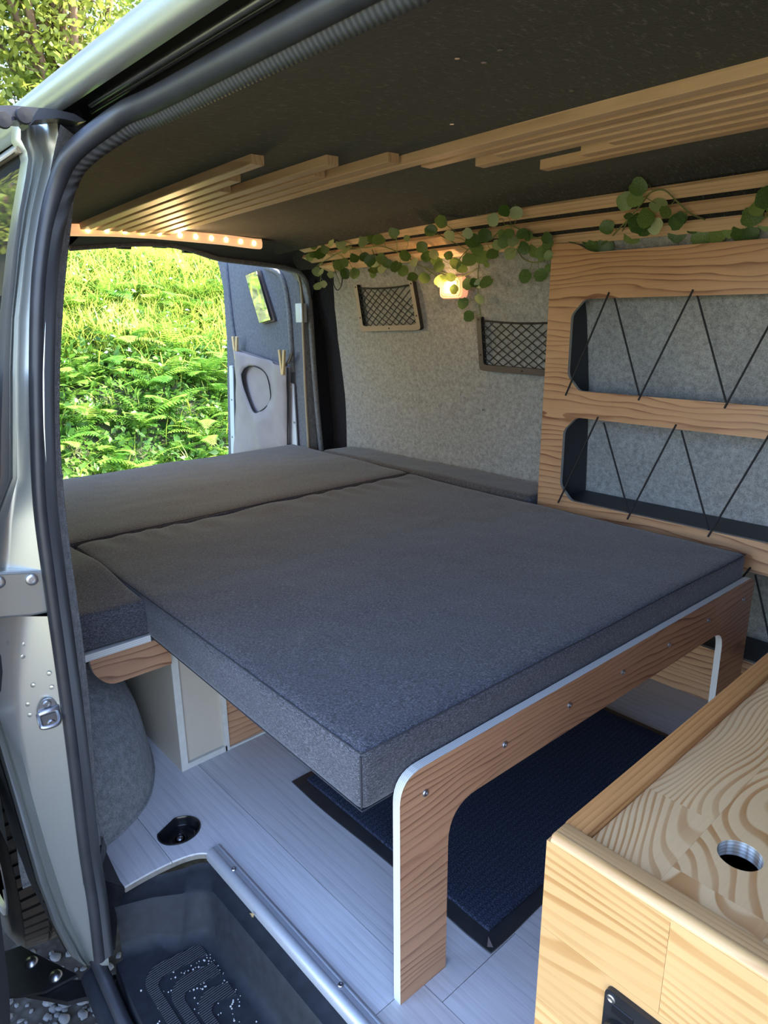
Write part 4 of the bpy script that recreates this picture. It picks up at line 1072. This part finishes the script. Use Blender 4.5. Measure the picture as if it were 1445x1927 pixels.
ring3 = [bm.verts.new((v.co.x, v.co.y-0.006, ZF-0.05)) for v in ring2]
for A, B in list(zip(R_v, R_v[1:]))+[(last, ring2), (ring2, ring3)]:
    for k in range(len(A)-1): bm.faces.new((A[k], A[k+1], B[k+1], B[k]))
bmesh.ops.recalc_face_normals(bm, faces=list(bm.faces))
o = from_bm('tub', bm, 'plastic', None, True, 45); adopt(o, SW_)
# ribbed L-shaped tread pads
def pad(xa, wx, ya, wy, ytop, xend, rc):
    """L-shaped band: one leg across the step (towards y), the other forwards (towards x)"""
    ri = rc*0.45
    out_ = [(xa+0.012, ytop)]+[(xa+rc+rc*math.cos(PI+PI/2*k/8), ya+rc+rc*math.sin(PI+PI/2*k/8)) for k in range(9)]+[(xend, ya)]
    inn_ = [(xend, ya+wy)]+[(xa+wx+ri+ri*math.cos(1.5*PI-PI/2*k/8), ya+wy+ri+ri*math.sin(1.5*PI-PI/2*k/8)) for k in range(9)]+[(xa+wx+0.012, ytop)]
    plate('tread_pad', out_+inn_, [], lambda a, b, d: (a, b, ZF-0.002+d), 0.0045, ['tread', 'plastic'], SW_)
for i in range(3): pad(-0.988+0.052*i, 0.030, 0.297+0.023*i, 0.017, 0.407, -0.62, 0.036)
for i in range(3): pad(-0.58+0.052*i, 0.030, 0.297+0.023*i, 0.017, 0.407, -0.2, 0.036)
random.seed(8)
bm = bmesh.new()
for k in range(420):
    if random.random() < 0.5: x, y = random.gauss(-0.93, 0.06), random.gauss(0.40, 0.03)
    else: x, y = random.uniform(-1.02, -0.6), random.uniform(0.28, 0.425)
    if y > 0.412 or y < 0.27 or x < -0.975: continue
    s = random.uniform(0.0004, 0.0012); bm_box(bm, x-s, x+s, y-s, y+s, ZF+0.0002, ZF+0.0002+s*1.3)
gr = from_bm('sand_grains', bm, 'dirt'); tag(gr, 'pale sand grains scattered in the black entry step', 'sand', kind='stuff')
lf = onz((481, 1718), -0.015)
bm = bmesh.new()
for a in range(3):
    p = Vector(lf)+Vector((0.004*a, -0.006*a, 0.003)); q = [p+Vector((random.uniform(-.007, .007), random.uniform(-.007, .007), random.uniform(0, .006))) for _ in range(4)]
    vs_ = [bm.verts.new(c) for c in q]; bm.faces.new(vs_[:3]); bm.faces.new((vs_[1], vs_[2], vs_[3]))
tag(from_bm('dry_leaf', bm, 'dryleaf'), 'tiny dry leaf caught against the aluminium floor strip', 'leaf')
# pillar foot felt + sill details by the step
FT = tag(pyd('trim_4', [(-1.10, 0.285, 0.03), (-1.20, 0.33, 0.03), (-1.20, 0.335, -0.004), (-1.082, 0.324, -0.004), (-1.075, 0.305, -0.03), (-1.06, 0.285, -0.10), (-1.07, 0.262, -0.12), (-1.05, 0.262, 0.0)],
         [(0, 1, 2, 3), (0, 3, 4), (0, 4, 5), (0, 5, 6), (0, 6, 7)], 'felt_dark'), kind='structure')
adopt(tube('sill_pipe', [(-1.075, 0.244, -0.14), (-0.9, 0.236, -0.165), (0.6, 0.23, -0.17)], 0.020, 'plastic', None, 10), FT)
adopt(tube('sill_seal', [(-1.055, 0.250, -0.09), (-0.95, 0.251, -0.135), (0.6, 0.25, -0.14)], 0.012, 'rubber', None, 8), FT)
box('sill_skirt', -1.06, 0.9, 0.25, 0.28, -0.42, -0.165, 'paint', FT)

# floor anchor cup (black tie-down well)
wc = Vector(onz((337, 1563), 0.0))
WL = empty('floor_anchor_cup', (wc.x, wc.y, -0.0), 'glossy black sunken D-shaped anchor cup in the grey floor', 'anchor cup')
def dloop(s, z):
    out = []
    for k in range(26):
        a = -PI*0.80+2*PI*0.80*k/25
        ang = a+math.radians(12)
        out.append(wc+Vector((s*0.036*math.cos(ang+0.25), s*0.040*math.sin(ang+0.25), z)))
    return out
bm = bmesh.new(); rings = [[bm.verts.new(p) for p in dloop(s, z)] for s, z in ((1.10, 0.0003), (1.09, 0.0022), (1.02, 0.0026), (0.97, -0.002), (0.93, -0.014), (0.84, -0.018), (0.80, -0.014), (0.72, -0.014), (0.68, -0.020), (0.35, -0.021))]
for A, B in zip(rings, rings[1:]):
    for k in range(len(A)): bm.faces.new((A[k], A[(k+1) % len(A)], B[(k+1) % len(A)], B[k]))
bm.faces.new(rings[-1]); bmesh.ops.recalc_face_normals(bm, faces=list(bm.faces))
adopt(from_bm('cup', bm, 'gloss', None, True, 60), WL)
lathe('anchor_ring', [(0.0105, 0.0), (0.013, 0.002), (0.0155, 0.0)], wc+Vector((0, 0, -0.0205)), (0, 0, 1), 'gloss', WL, 18)
lathe('bolt_head', [(0.007, 0), (0.007, 0.002), (0.005, 0.004), (0.002, 0.0045), (0.0001, 0.003)], wc+Vector((0, 0, -0.0205)), (0, 0, 1), 'steel', WL, 14)

# ------------------------------------------------------------------ wheel-arch cover inside
WA = empty('wheel_arch_cover', (-1.65, 0.3, 0), 'bulging grey felt covered wheel arch by the door pillar', 'wheel arch')
V = []; Fc = []; nu, nv = 36, 14; ex = 2.5
sgp = lambda c: math.copysign(abs(c)**(2/ex), c)
for j in range(nv+1):
    ph = (PI/2)*j/nv
    for i in range(nu+1):
        th = -PI*0.05+PI*1.10*i/nu
        cz_ = max(0.0, math.cos(ph))**(2/2.6)
        x = -1.650+0.452*sgp(math.cos(th))*cz_; y = 0.25+0.297*sgp(math.sin(th))*cz_
        z = 0.335*math.sin(ph)**(2/2.2) if ph > 0 else 0.0
        wv = 0.004*mnoise.noise(Vector((x*9, y*9, z*9)))+0.006*math.sin(z*22+x*11)*min(1, z*6)
        V.append((x+wv, y+wv, z))
for j in range(nv):
    for i in range(nu): a = j*(nu+1)+i; Fc.append((a, a+1, a+nu+2, a+nu+1))
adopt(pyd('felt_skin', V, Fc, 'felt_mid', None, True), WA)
tube('hem', [(V[i][0]*1.0, V[i][1], 0.004) for i in range(nu+1)], 0.0045, 'felt_mid', WA, 6)

# ------------------------------------------------------------------ rug
RG = empty('floor_rug', (-0.85, 1.1, 0.001), 'dark navy ribbed carpet mat with a black rubber border on the floor', 'rug')
rz = [(-1.118, 0.715), (-0.540, 0.708), (-0.535, 1.500), (-1.10, 1.500)]
cushion('pile', [(-1.095, 0.742), (-0.566, 0.736), (-0.560, 1.478), (-1.08, 1.478)], 0.002, 0.0095, 0.003, 'rug', RG, (16, 20, 1))
def rugdef(p, s, t, h):
    e = math.exp(-((p.x+0.54)**2+(p.y-0.708)**2)/0.0009); p.z += 0.004*e*1.0
    p.y += 0.003*math.sin(p.x*14)*max(0, 1-t*8); p.x += 0.003*math.sin(p.y*12)
    return p
cushion('rubber_border', rz, 0.0004, 0.0036, 0.0012, 'rubber', RG, (24, 24, 1), rugdef)
cn = [(-0.548, 0.7085, 0.0055), (-0.5395, 0.716, 0.0055), (-0.557, 0.722, 0.013)]
adopt(pyd('turned_corner', cn, [(0, 1, 2)], 'brownplastic2'), RG)

# ------------------------------------------------------------------ pine kitchen box
KB = empty('pine_kitchen_box', (0.0, 0.9, 0), 'honey pine box unit with a round finger hole in its lid', 'kitchen box')
X0, Y0, ZT = -0.3165, 0.498, 0.5
X1, Y1 = 0.42, 1.62
random.seed(3)
# front face staves (plane y=Y0)
zrow = [0.0, 0.105, 0.198, 0.292, 0.389, ZT-0.004]
for i in range(5):
    xx = X0
    first = [0.22, 0.31, 0.12, 0.345, 0.128][i]; ends_ = []
    xs2 = [X0, X0+first, X0+first+0.36, X1] if X0+first+0.36 < X1-0.05 else [X0, X0+first, X1]
    for a, b in zip(xs2, xs2[1:]):
        bm = bmesh.new(); bm_box(bm, a, b-0.0003, Y0, Y0+0.018, zrow[i], zrow[i+1]-0.0003)
        adopt(from_bm('front_stave', bm, 'pine_front'), KB)
tube('front_edge', [(X0+0.004, Y0+0.009, ZT-0.006), (X1, Y0+0.009, ZT-0.006)], 0.009, 'pine_front', KB, 12)
box('front_rail', X0+0.002, X1, Y0+0.004, Y0+0.030, ZT-0.012, ZT+0.002, 'pine_rail_x', KB, 0.002)
box('side_rail', X0, X0+0.027, Y0+0.030, Y1, ZT-0.03, ZT+0.001, 'pine_rail', KB, 0.003)
box('side_panel', X0+0.001, X0+0.018, Y0+0.018, Y1, 0.0, ZT-0.03, 'pine_rail', KB)
# lid staves
cols = [X0+0.0275, -0.217, -0.128, -0.03, 0.07, 0.17, 0.27, X1]
yj = [[Y0+0.031, 0.650, 1.08, Y1], [Y0+0.031, 0.560, 0.95, Y1], [Y0+0.031, 0.72, 1.2, Y1], [Y0+0.031, 0.62, 1.0, Y1], [Y0+0.031, 0.9, Y1], [Y0+0.031, 0.7, Y1], [Y0+0.031, 1.0, Y1]]
hc = (-0.1795, 0.622); hr = 0.0205
for i in range(7):
    for a, b in zip(yj[i], yj[i][1:]):
        xa, xb = cols[i]+0.00005, cols[i+1]-0.00005; ya, yb = a+0.00005, b-0.00005
        holes = []
        if xa < hc[0] < xb and ya < hc[1] < yb: holes = [[(hc[0]+hr*math.cos(2*PI*k/32), hc[1]+hr*math.sin(2*PI*k/32)) for k in range(32)]]
        plate('lid_stave', [(xa, ya), (xb, ya), (xb, yb), (xa, yb)], holes, lambda u, v, d: (u, v, ZT-0.007-d), 0.018, ['pine_top', 'pine_top'], KB)
lathe('hole_sleeve', [(hr, 0.0), (hr+0.002, 0.0), (hr+0.002, 0.0175), (hr, 0.0175), (hr, 0.0)], (hc[0], hc[1], ZT-0.0248), (0, 0, 1), 'ply_z', KB, 32)
box('inner_liner', X0+0.02, X1-0.02, Y0+0.02, Y1-0.02, ZT-0.16, ZT-0.10, 'matteblack', KB)
# socket panel on the front
SP = plate('socket_panel', roundpoly([(-0.238, 0.26), (-0.095, 0.26), (-0.095, 0.381), (-0.238, 0.381)], 0.007, 4), [], lambda a, b, d: (a, Y0-d+0.0005, b), 0.006, ['blackmetal', 'blackmetal'], KB)
so2 = empty('x', (0, 0, 0)); bpy.data.objects.remove(so2)
def subpart(o, par): o.parent = par; o.matrix_parent_inverse = Matrix.Identity(4); return o
lathe_o = lathe('panel_screw', [(0.0045, 0), (0.0045, 0.001), (0.003, 0.0016), (0.0016, 0.0008), (0.0001, 0.0008)], (-0.2310, Y0-0.0055, 0.3725), (0, -1, 0), 'steel'); subpart(lathe_o, SP)
for k in range(3):
    cx_ = -0.2185+0.047*k
    subpart(lathe('socket_ring', [(0.0155, 0), (0.0155, 0.007), (0.0130, 0.009), (0.0115, 0.007), (0.0115, 0.001), (0.0001, 0.001)], (cx_, Y0-0.0055, 0.338), (0, -1, 0), 'blackmetal', None, 28), SP)
    subpart(lathe('socket_core', [(0.006, 0), (0.006, 0.004), (0.0001, 0.005)], (cx_, Y0-0.0065, 0.338), (0, -1, 0), 'steel', None, 14), SP)
    bm = bmesh.new(); bm_box(bm, cx_-0.011, cx_+0.011, Y0-0.0062, Y0-0.0054, 0.358, 0.368, 0.0003, 1)
    subpart(from_bm('label_field', bm, 'gloss'), SP)

# ------------------------------------------------------------------ sliding-door gear outside
UA = empty('upper_door_arm', tuple(onz((90, 215), 1.2)), 'black upper roller arm of the sliding door under the roof edge', 'door arm')
def zplate(name, px, z, th, mat, root):
    a = [onz(q, z) for q in px]
    plate(name, [(p[0], p[1]) for p in a], [], lambda u, v, d: (u, v, z+d), th, mat, root)
aw = [onx(q, -0.99+0.0) for q in []]
up = [(-30, 199), (20, 198), (55, 201), (100, 205), (140, 214), (162, 228), (150, 230), (110, 222), (66, 226), (55, 238), (48, 228), (30, 226), (-30, 234)]
a3 = [onx(q, -0.985) for q in up]
V = [tuple(p) for p in a3]+[tuple(p+np.array((-0.05, 0.006, 0.004))) for p in a3]; n = len(up)
adopt(pyd('arm', V, [tuple(range(n))[::-1], tuple(range(n, 2*n))]+[(i, (i+1) % n, n+(i+1) % n, n+i) for i in range(n)], 'blackmetal'), UA)
for q in [(43, 219), (4, 227)]:
    lathe('rubber_roller', [(0.0001, 0), (0.0085, 0.001), (0.0095, 0.004), (0.0085, 0.012), (0.0001, 0.013)], onx(q, -0.983), (1, -0.1, -0.1), 'matteblack', UA, 16)
LAa = empty('lower_door_arm', tuple(onz((130, 1850), -0.2)), 'black bolted lower guide arm of the sliding door above the gravel', 'door arm')
ZA = -0.205
zplate('guide_arm', [(60, 1870), (130, 1852), (190, 1851), (225, 1839), (240, 1850), (246, 1866), (205, 1880), (160, 1884), (128, 1893), (95, 1886), (50, 1878)], ZA, 0.010, 'blackmetal', LAa)
zplate('bracket_plate', [(-30, 1812), (10, 1795), (40, 1784), (60, 1795), (100, 1815), (146, 1838), (120, 1852), (86, 1870), (40, 1878), (-30, 1884)], ZA+0.012, 0.006, 'blackmetal', LAa)
for q in [(105, 1838), (59, 1812)]:
    lathe('dome_bolt', [(0.0125, 0), (0.0125, 0.002), (0.0095, 0.0075), (0.005, 0.010), (0.0001, 0.0105)], onz(q, ZA+0.0175), (0, 0, 1), 'steel', LAa, 18)
SD = empty('door_2', (-1.3, 0.1, 0.2), kind='structure')
dpx = [(-14, 700), (-8, 760), (-4, 860), (-6, 960), (-16, 1040), (-20, 1180), (2, 1235), (5, 1265), (2, 1300), (-18, 1340), (-20, 1500), (-8, 1650), (4, 1750), (10, 1800), (18, 1870), (20, 1940), (24, 2100)]
V = []; Fc = []
for q in dpx:
    p = onx(q, -0.985); V += [p+np.array((0, -0.05, 0)), p, p+np.array((-0.06, -0.008, 0)), p+np.array((-1.1, -0.06, 0))]
for i in range(len(dpx)-1):
    for j in range(3): Fc.append((i*4+j, i*4+j+1, (i+1)*4+j+1, (i+1)*4+j))
adopt(pyd('door_trim', V, Fc, 'matteblack', None, True), SD)
dsk = [(0.075, -0.42), (0.048, -0.25), (0.040, 0.0), (0.040, 0.35), (0.052, 0.62), (0.075, 0.82), (0.090, 0.88)]
adopt(sheet('door_skin', dsk, -2.12, -0.985, 'paint', 3), SD)
adopt(sheet('door_glass', [(0.090, 0.88), (0.115, 1.0), (0.150, 1.12)], -2.08, -1.03, 'glass', 3), SD)
for x_ in (-1.03, -2.12):
    adopt(sheet('window_post', [(0.090, 0.88), (0.115, 1.0), (0.150, 1.12), (0.178, 1.19)], x_, x_+0.045, 'paint', 1), SD)
adopt(sheet('door_top', [(0.150, 1.12), (0.178, 1.19), (0.186, 1.20)], -2.12, -0.985, 'paint', 3), SD)
adopt(sheet('door_inner', [(0.115, 0.80), (0.118, 0.88)], -2.12, -0.985, 'matteblack', 2), SD)

# rear wheel
RW = empty('van_wheel', (-1.82, 0.31, -0.6), 'dusty rear wheel with alloy rim and worn tyre outside the pillar', 'wheel')
yc0, yc1 = 0.207, 0.417; ctr = (-1.82, 0, -0.28); Rt = 0.32
lathe('tyre', [(0.215, yc0+0.012), (0.225, yc0), (0.27, yc0-0.004), (0.296, yc0+0.008), (0.306, yc0+0.028), (0.309, yc0+0.06), (0.309, yc1-0.06), (0.304, yc1-0.02), (0.27, yc1), (0.20, yc1)], ctr, (0, 1, 0), 'tyre', RW, 72)
bm = bmesh.new()
for k in range(64):          # tread blocks
    a = 2*PI*k/64
    for (u0, u1, sk) in ((0.012, 0.062, 0.025), (0.070, 0.102, -0.02), (0.108, 0.140, 0.02), (0.148, 0.198, -0.025)):
        pts = []
        for (y, da) in ((u0, 0), (u1, sk), (u1, sk+0.072), (u0, 0.072)):
            ed = min(y-0.0, 0.21-y); rr2 = Rt+0.004-(0.012 if ed < 0.03 else 0)
            pts.append((rr2, a+da, yc0+y))
        vs_ = [bm.verts.new((ctr[0]+r*math.cos(t), y, ctr[2]+r*math.sin(t))) for r, t, y in pts]+[bm.verts.new((ctr[0]+(r-0.02)*math.cos(t), y, ctr[2]+(r-0.02)*math.sin(t))) for r, t, y in pts]
        bm.faces.new(vs_[:4]); 
        for i in range(4): bm.faces.new((vs_[i], vs_[(i+1) % 4], vs_[4+(i+1) % 4], vs_[4+i]))
bmesh.ops.recalc_face_normals(bm, faces=list(bm.faces))
adopt(from_bm('tread_blocks', bm, 'tyre'), RW)
rim_o = lathe('rim', [(0.0001, yc0+0.035), (0.05, yc0+0.03), (0.06, yc0+0.045), (0.19, yc0+0.05), (0.205, yc0+0.01), (0.217, yc0+0.006), (0.222, yc0+0.014), (0.20, yc0+0.1)], ctr, (0, 1, 0), 'blackmetal', RW, 48)
lathe('rim_lip', [(0.196, yc0+0.020), (0.205, yc0+0.002), (0.219, yc0-0.002), (0.223, yc0+0.012)], ctr, (0, 1, 0), 'wheelalu', RW, 48)
for k in range(5):
    a = 2*PI*k/5+0.35
    pr2 = []
    for (r, hw) in ((0.03, 0.03), (0.10, 0.024), (0.205, 0.034)):
        c_ = Vector((math.cos(a), 0, math.sin(a))); s_ = Vector((-math.sin(a), 0, math.cos(a)))
        for sg in (-1, 1): pr2.append(Vector(ctr)+c_*r+s_*hw*sg+Vector((0, yc0+0.008+0.02*(1-r/0.2), 0)))
    V = pr2+[p+Vector((0, 0.03, 0)) for p in pr2]
    adopt(pyd('spoke', V, [(0, 1, 3, 2), (2, 3, 5, 4), (0, 2, 8, 6), (2, 4, 10, 8), (1, 7, 9, 3), (3, 9, 11, 5), (6, 8, 9, 7), (8, 10, 11, 9), (0, 6, 7, 1), (4, 5, 11, 10)], 'wheelalu'), rim_o)

# ------------------------------------------------------------------ outside: ground, stones, bank, plants
GZ = -0.60
random.seed(2)
V = []; Fc = []; gx = np.linspace(-14, 12, 66); gy = np.linspace(-12, 14, 66)
for x in gx:
    for y in gy: V.append((x, y, GZ-0.002+0.01*mnoise.noise(Vector((x*0.8, y*0.8, 0)))))
for i in range(65):
    for j in range(65): Fc.append((i*66+j, (i+1)*66+j, (i+1)*66+j+1, i*66+j+1))
G = pyd('ground', V, Fc, 'gravel', None, True); tag(G, kind='structure')
def stonemesh(k):
    bm = bmesh.new(); bmesh.ops.create_icosphere(bm, subdivisions=2, radius=1.0)
    for v in bm.verts: v.co *= 1+0.35*mnoise.noise(v.co*1.3+Vector((k*7, 0, 0))); v.co.z *= 0.6
    me = bpy.data.meshes.new('stone'); bm.to_mesh(me); bm.free(); me.materials.append(M['stone']); me.polygons.foreach_set('use_smooth', [True]*len(me.polygons)); return me
SM = [stonemesh(k) for k in range(5)]
for k in range(290):
    px = (random.uniform(-20, 290), random.uniform(1790, 2020)); p = onz(px, GZ)
    o = bpy.data.objects.new('stone', SM[k % 5]); C.objects.link(o); s = random.choice((0.004, 0.005, 0.006, 0.007, 0.009, 0.012))
    o.parent = G; o.location = (p[0], p[1], GZ+s*0.15); o.scale = (s*random.uniform(.8, 1.5), s*random.uniform(.8, 1.3), s); o.rotation_euler = (random.uniform(-.3, .3), random.uniform(-.3, .3), random.uniform(0, 6.3))

# vegetated bank behind the van
def bankz(x, y):
    d = -3.75-x+0.12*math.sin(y*1.3)
    if d <= 0: return GZ+0.02*mnoise.noise(Vector((x*2, y*2, 0)))
    h = 0.78*d if d < 2.6 else 0.78*2.6+0.42*(d-2.6)
    return GZ+h+0.16*mnoise.noise(Vector((x*1.1, y*1.1, 2.0)))*min(1, d)+0.04*mnoise.noise(Vector((x*5, y*5, 2.0)))
V = []; Fc = []; bx = np.linspace(-12, -3.6, 70); by = np.linspace(-5, 9, 90)
for x in bx:
    for y in by: V.append((x, y, bankz(x, y)))
for i in range(69):
    for j in range(89): Fc.append((i*90+j, (i+1)*90+j, (i+1)*90+j+1, i*90+j+1))
BK = pyd('bank', V, Fc, 'soil', None, True); tag(BK, kind='structure'); BK.name = 'ground_bank'
rng = np.random.default_rng(7)
def blades(name, pos, hgt, wid, bend, mat, label, cat, seg=3):
    n = len(pos); az = rng.uniform(0, 2*PI, n); side = np.stack([np.cos(az), np.sin(az), np.zeros(n)], 1); fw = np.stack([-np.sin(az), np.cos(az), np.zeros(n)], 1)
    V = []
    for k in range(seg+1):
        t = k/seg; c = pos+np.array([0, 0, 1.0])*(hgt*(t-0.35*bend*t*t))[:, None]+fw*(hgt*bend*t*t*0.8)[:, None]
        ww = wid*(1-t**1.6)+0.0005
        V.append(c-side*ww[:, None]); V.append(c+side*ww[:, None])
    V = np.stack(V, 1).reshape(-1, 3); m = 2*(seg+1)
    base = (np.arange(n)*m)[:, None]
    quad = np.concatenate([base+np.array([2*k, 2*k+1, 2*k+3, 2*k+2]) for k in range(seg)], 1).reshape(-1, 4)
    me = bpy.data.meshes.new(name); me.vertices.add(len(V)); me.vertices.foreach_set('co', V.astype(np.float32).ravel())
    me.loops.add(quad.size); me.loops.foreach_set('vertex_index', quad.astype(np.int32).ravel())
    me.polygons.add(len(quad)); me.polygons.foreach_set('loop_start', np.arange(0, quad.size, 4, dtype=np.int32)); me.polygons.foreach_set('loop_total', np.full(len(quad), 4, np.int32))
    me.update(); me.validate()
    return tag(link(name, me, mat), label, cat, kind='stuff')
def bankpos(n, xr, yr):
    x = rng.uniform(*xr, n); y = rng.uniform(*yr, n); z = np.array([bankz(a, b) for a, b in zip(x, y)]); return np.stack([x, y, z], 1)
pa = bankpos(30000, (-7.6, -5.35), (0.6, 4.8)); pb = bankpos(900, (-5.6, -3.8), (0.4, 4.4)); pc = bankpos(9000, (-11, -5.6), (-4.5, 8.5))
ps = np.concatenate([pa, pb, pc])
blades('bank_grass', ps, rng.uniform(0.10, 0.34, len(ps)), rng.uniform(0.003, 0.008, len(ps)), rng.uniform(0.3, 1.3, len(ps)), 'grass', 'bright sunlit grass blades covering the upper bank', 'grass')
def leaves(name, pos, size, mat, label, cat, up=0.7):
    n = len(pos); nr = rng.normal(size=(n, 3)); nr[:, 2] += up*2; nr /= np.linalg.norm(nr, axis=1)[:, None]
    t = rng.normal(size=(n, 3)); t -= nr*(t*nr).sum(1)[:, None]; t /= np.linalg.norm(t, axis=1)[:, None]; b = np.cross(nr, t)
    s = size[:, None]
    V = np.stack([pos-t*s, pos-t*s*0.2+b*s*0.55, pos+t*s, pos-t*s*0.2-b*s*0.55], 1)
    V[:, 1] += nr*s*0.15; V[:, 3] += nr*s*0.15
    V = V.reshape(-1, 3); quad = np.arange(n*4).reshape(-1, 4)
    tri = np.concatenate([quad[:, [0, 1, 2]], quad[:, [0, 2, 3]]], 1).reshape(-1, 3)
    me = bpy.data.meshes.new(name); me.vertices.add(len(V)); me.vertices.foreach_set('co', V.astype(np.float32).ravel())
    me.loops.add(tri.size); me.loops.foreach_set('vertex_index', tri.astype(np.int32).ravel())
    me.polygons.add(len(tri)); me.polygons.foreach_set('loop_start', np.arange(0, tri.size, 3, dtype=np.int32)); me.polygons.foreach_set('loop_total', np.full(len(tri), 3, np.int32))
    me.update(); return tag(link(name, me, mat), label, cat, kind='stuff')
lp1 = bankpos(26000, (-6.6, -3.75), (0.3, 4.6)); lp1[:, 2] += rng.uniform(0.01, 0.16, len(lp1))
lp2 = bankpos(9000, (-9, -3.8), (-4.5, 8.5)); lp2[:, 2] += rng.uniform(0.01, 0.15, len(lp2))
lpn = np.concatenate([lp1, lp2])
leaves('ground_cover', lpn, rng.uniform(0.014, 0.042, len(lpn)), 'bramble', 'low leafy ground cover between the ferns on the bank', 'ground cover')
fp = bankpos(420, (-7.2, -5.0), (0.8, 4.6)); fp[:, 2] += rng.uniform(0.12, 0.3, len(fp))
leaves('wild_flowers', fp, rng.uniform(0.010, 0.022, len(fp)), 'flower', 'tiny white wild flowers dotted over the sunny grass', 'flowers')
# ferns, frond by frond
def frondmesh(k):
    random.seed(70+k); V = []; Fc = []; n = 17; L = 1.0
    def sp_(t): return Vector((L*t*0.86, 0.05*math.sin(t*2+k), 0.52*t-0.62*t*t+0.05))
    for i in range(n):
        t = 0.10+0.88*i/n; p = sp_(t); d = (sp_(t+0.02)-sp_(t)).normalized()
        ln = 0.235*math.sin(PI*(0.10+0.86*t)**0.8)*(1.0 if t > 0.12 else 0.6)+0.01; wd = 0.026
        for sg in (-1, 1):
            sd_ = Vector((0.35*d.x, sg, -0.25)).normalized(); b = len(V)
            V += [p-d*wd*0.5, p+sd_*ln*0.55-d*wd*0.45+Vector((0, 0, 0.008)), p+sd_*ln, p+sd_*ln*0.5+d*wd*0.55, p+d*wd*0.5]
            Fc += [(b, b+1, b+3, b+4), (b+1, b+2, b+3)]
    for i in range(10):
        t0, t1 = i/10, (i+1)/10; b = len(V); p0, p1 = sp_(t0), sp_(t1)
        V += [p0+Vector((0, 0.008, 0)), p0-Vector((0, 0.008, 0)), p1-Vector((0, 0.005, 0)), p1+Vector((0, 0.005, 0))]; Fc.append((b, b+1, b+2, b+3))
    me = bpy.data.meshes.new('frond'); me.from_pydata(V, [], Fc); me.update(); me.materials.append(M['fern']); return me
FM = [frondmesh(k) for k in range(3)]
random.seed(31)
nf = 0
for k in range(150):
    if k < 126:
        x = random.uniform(-6.1, -3.95); y = (-x)*random.uniform(0.26, 0.66)
    else: x, y = random.uniform(-7, -4.1), random.uniform(-2.5, 6.0)
    z = bankz(x, y); s = random.uniform(0.22, 0.46)
    fe_ = empty('fern', (x, y, z), 'light green arching fern growing on the bank behind the van', 'fern', 'ferns on the bank')
    nfr = random.randint(5, 8); a0 = random.uniform(0, 6.3)
    for j in range(nfr):
        o = bpy.data.objects.new('frond', random.choice(FM)); C.objects.link(o); o.parent = fe_
        o.rotation_euler = (random.uniform(-.25, .25), random.uniform(-0.75, -0.05), a0+2*PI*j/nfr+random.uniform(-.25, .25)); ss = s*random.uniform(0.75, 1.15); o.scale = (ss, ss, ss)

# trees above the bank
def tree(name, label, x, y, h, rad, nleaf, seed):
    r2 = np.random.default_rng(seed); random.seed(seed); z0 = bankz(x, y)
    root = empty(name, (x, y, z0), label, 'tree', 'trees above the bank')
    bm = bmesh.new(); tips = []
    for k in range(13):
        a = random.uniform(0, 6.3); e = random.uniform(0.05, 0.55); p0 = Vector((x, y, z0)); pts = [p0]
        d = Vector((math.cos(a)*e, math.sin(a)*e, 1)).normalized(); L = h*random.uniform(0.6, 1.0)
        for i in range(1, 7):
            d = (d+Vector((random.uniform(-.18, .18), random.uniform(-.18, .18), random.uniform(-.04, .1)))).normalized(); pts.append(pts[-1]+d*L/6)
        bm_tube(bm, pts, [0.06*(1-0.14*i) for i in range(7)], 6)
        for i in range(1, 7):
            for _ in range(3):
                dd = Vector((random.gauss(0, 1), random.gauss(0, 1), random.uniform(-.2, .9))).normalized(); q = pts[i]+dd*random.uniform(0.5, 1.0)*rad*0.5
                bm_tube(bm, [pts[i], (pts[i]+q)/2+Vector((0, 0, 0.06)), q], [0.014, 0.009, 0.004], 4); tips.append(q)
    adopt(from_bm('branches', bm, 'bark', None, True), root)
    tp = np.array(tips); idx = r2.integers(0, len(tp), nleaf)
    pos = tp[idx]+r2.normal(size=(nleaf, 3))*np.array([0.36, 0.36, 0.30])
    global rng
    lo = leaves('foliage', pos, r2.uniform(0.03, 0.065, nleaf), 'treeleaf', None, None, 0.3); lo.parent = root; lo.matrix_parent_inverse = Matrix.Translation(-Vector(root.location)); lo['kind'] = 'stuff'
tree('bushy_tree', 'sunlit yellow-green leafy tree filling the sky beyond the roof edge', -9.0, 3.2, 6.2, 1.5, 21000, 5)
tree('bushy_tree', 'taller leafy tree rising behind the roof gutter', -10.0, 6.0, 7.0, 1.7, 18000, 6)
tree('bushy_tree', 'leafy tree at the far left picture corner', -9.8, 0.9, 6.2, 1.6, 16000, 9)
tree('bushy_tree', 'unseen leafy tree on the bank behind the door side of the van', -8.6, -2.6, 6.4, 1.8, 12000, 12)  # this and the next: unseen, put in for foliage reflected in the side window
tree('bushy_tree', 'leafy tree standing out of view beside the lane', -6.8, -5.6, 6.4, 1.9, 12000, 13)
for k, (bx_, by_, hh, lab) in enumerate(((-7.6, -0.7, 2.0, 'low leafy bush added on the bank edge for the window reflection'), (-7.9, -2.1, 2.3, 'rounded leafy bush added next along the bank for the window reflection'), (-7.4, -3.6, 2.2, 'wide leafy bush added on the bank near the lane for the window reflection'), (-6.6, -5.0, 2.2, 'leafy bush added at the lane end of the bank for the window reflection'))):  # added low growth so the side window reflects foliage instead of bare sky
    tree('reflection_bush', lab, bx_, by_, hh, 1.5, 7000, 40+k)
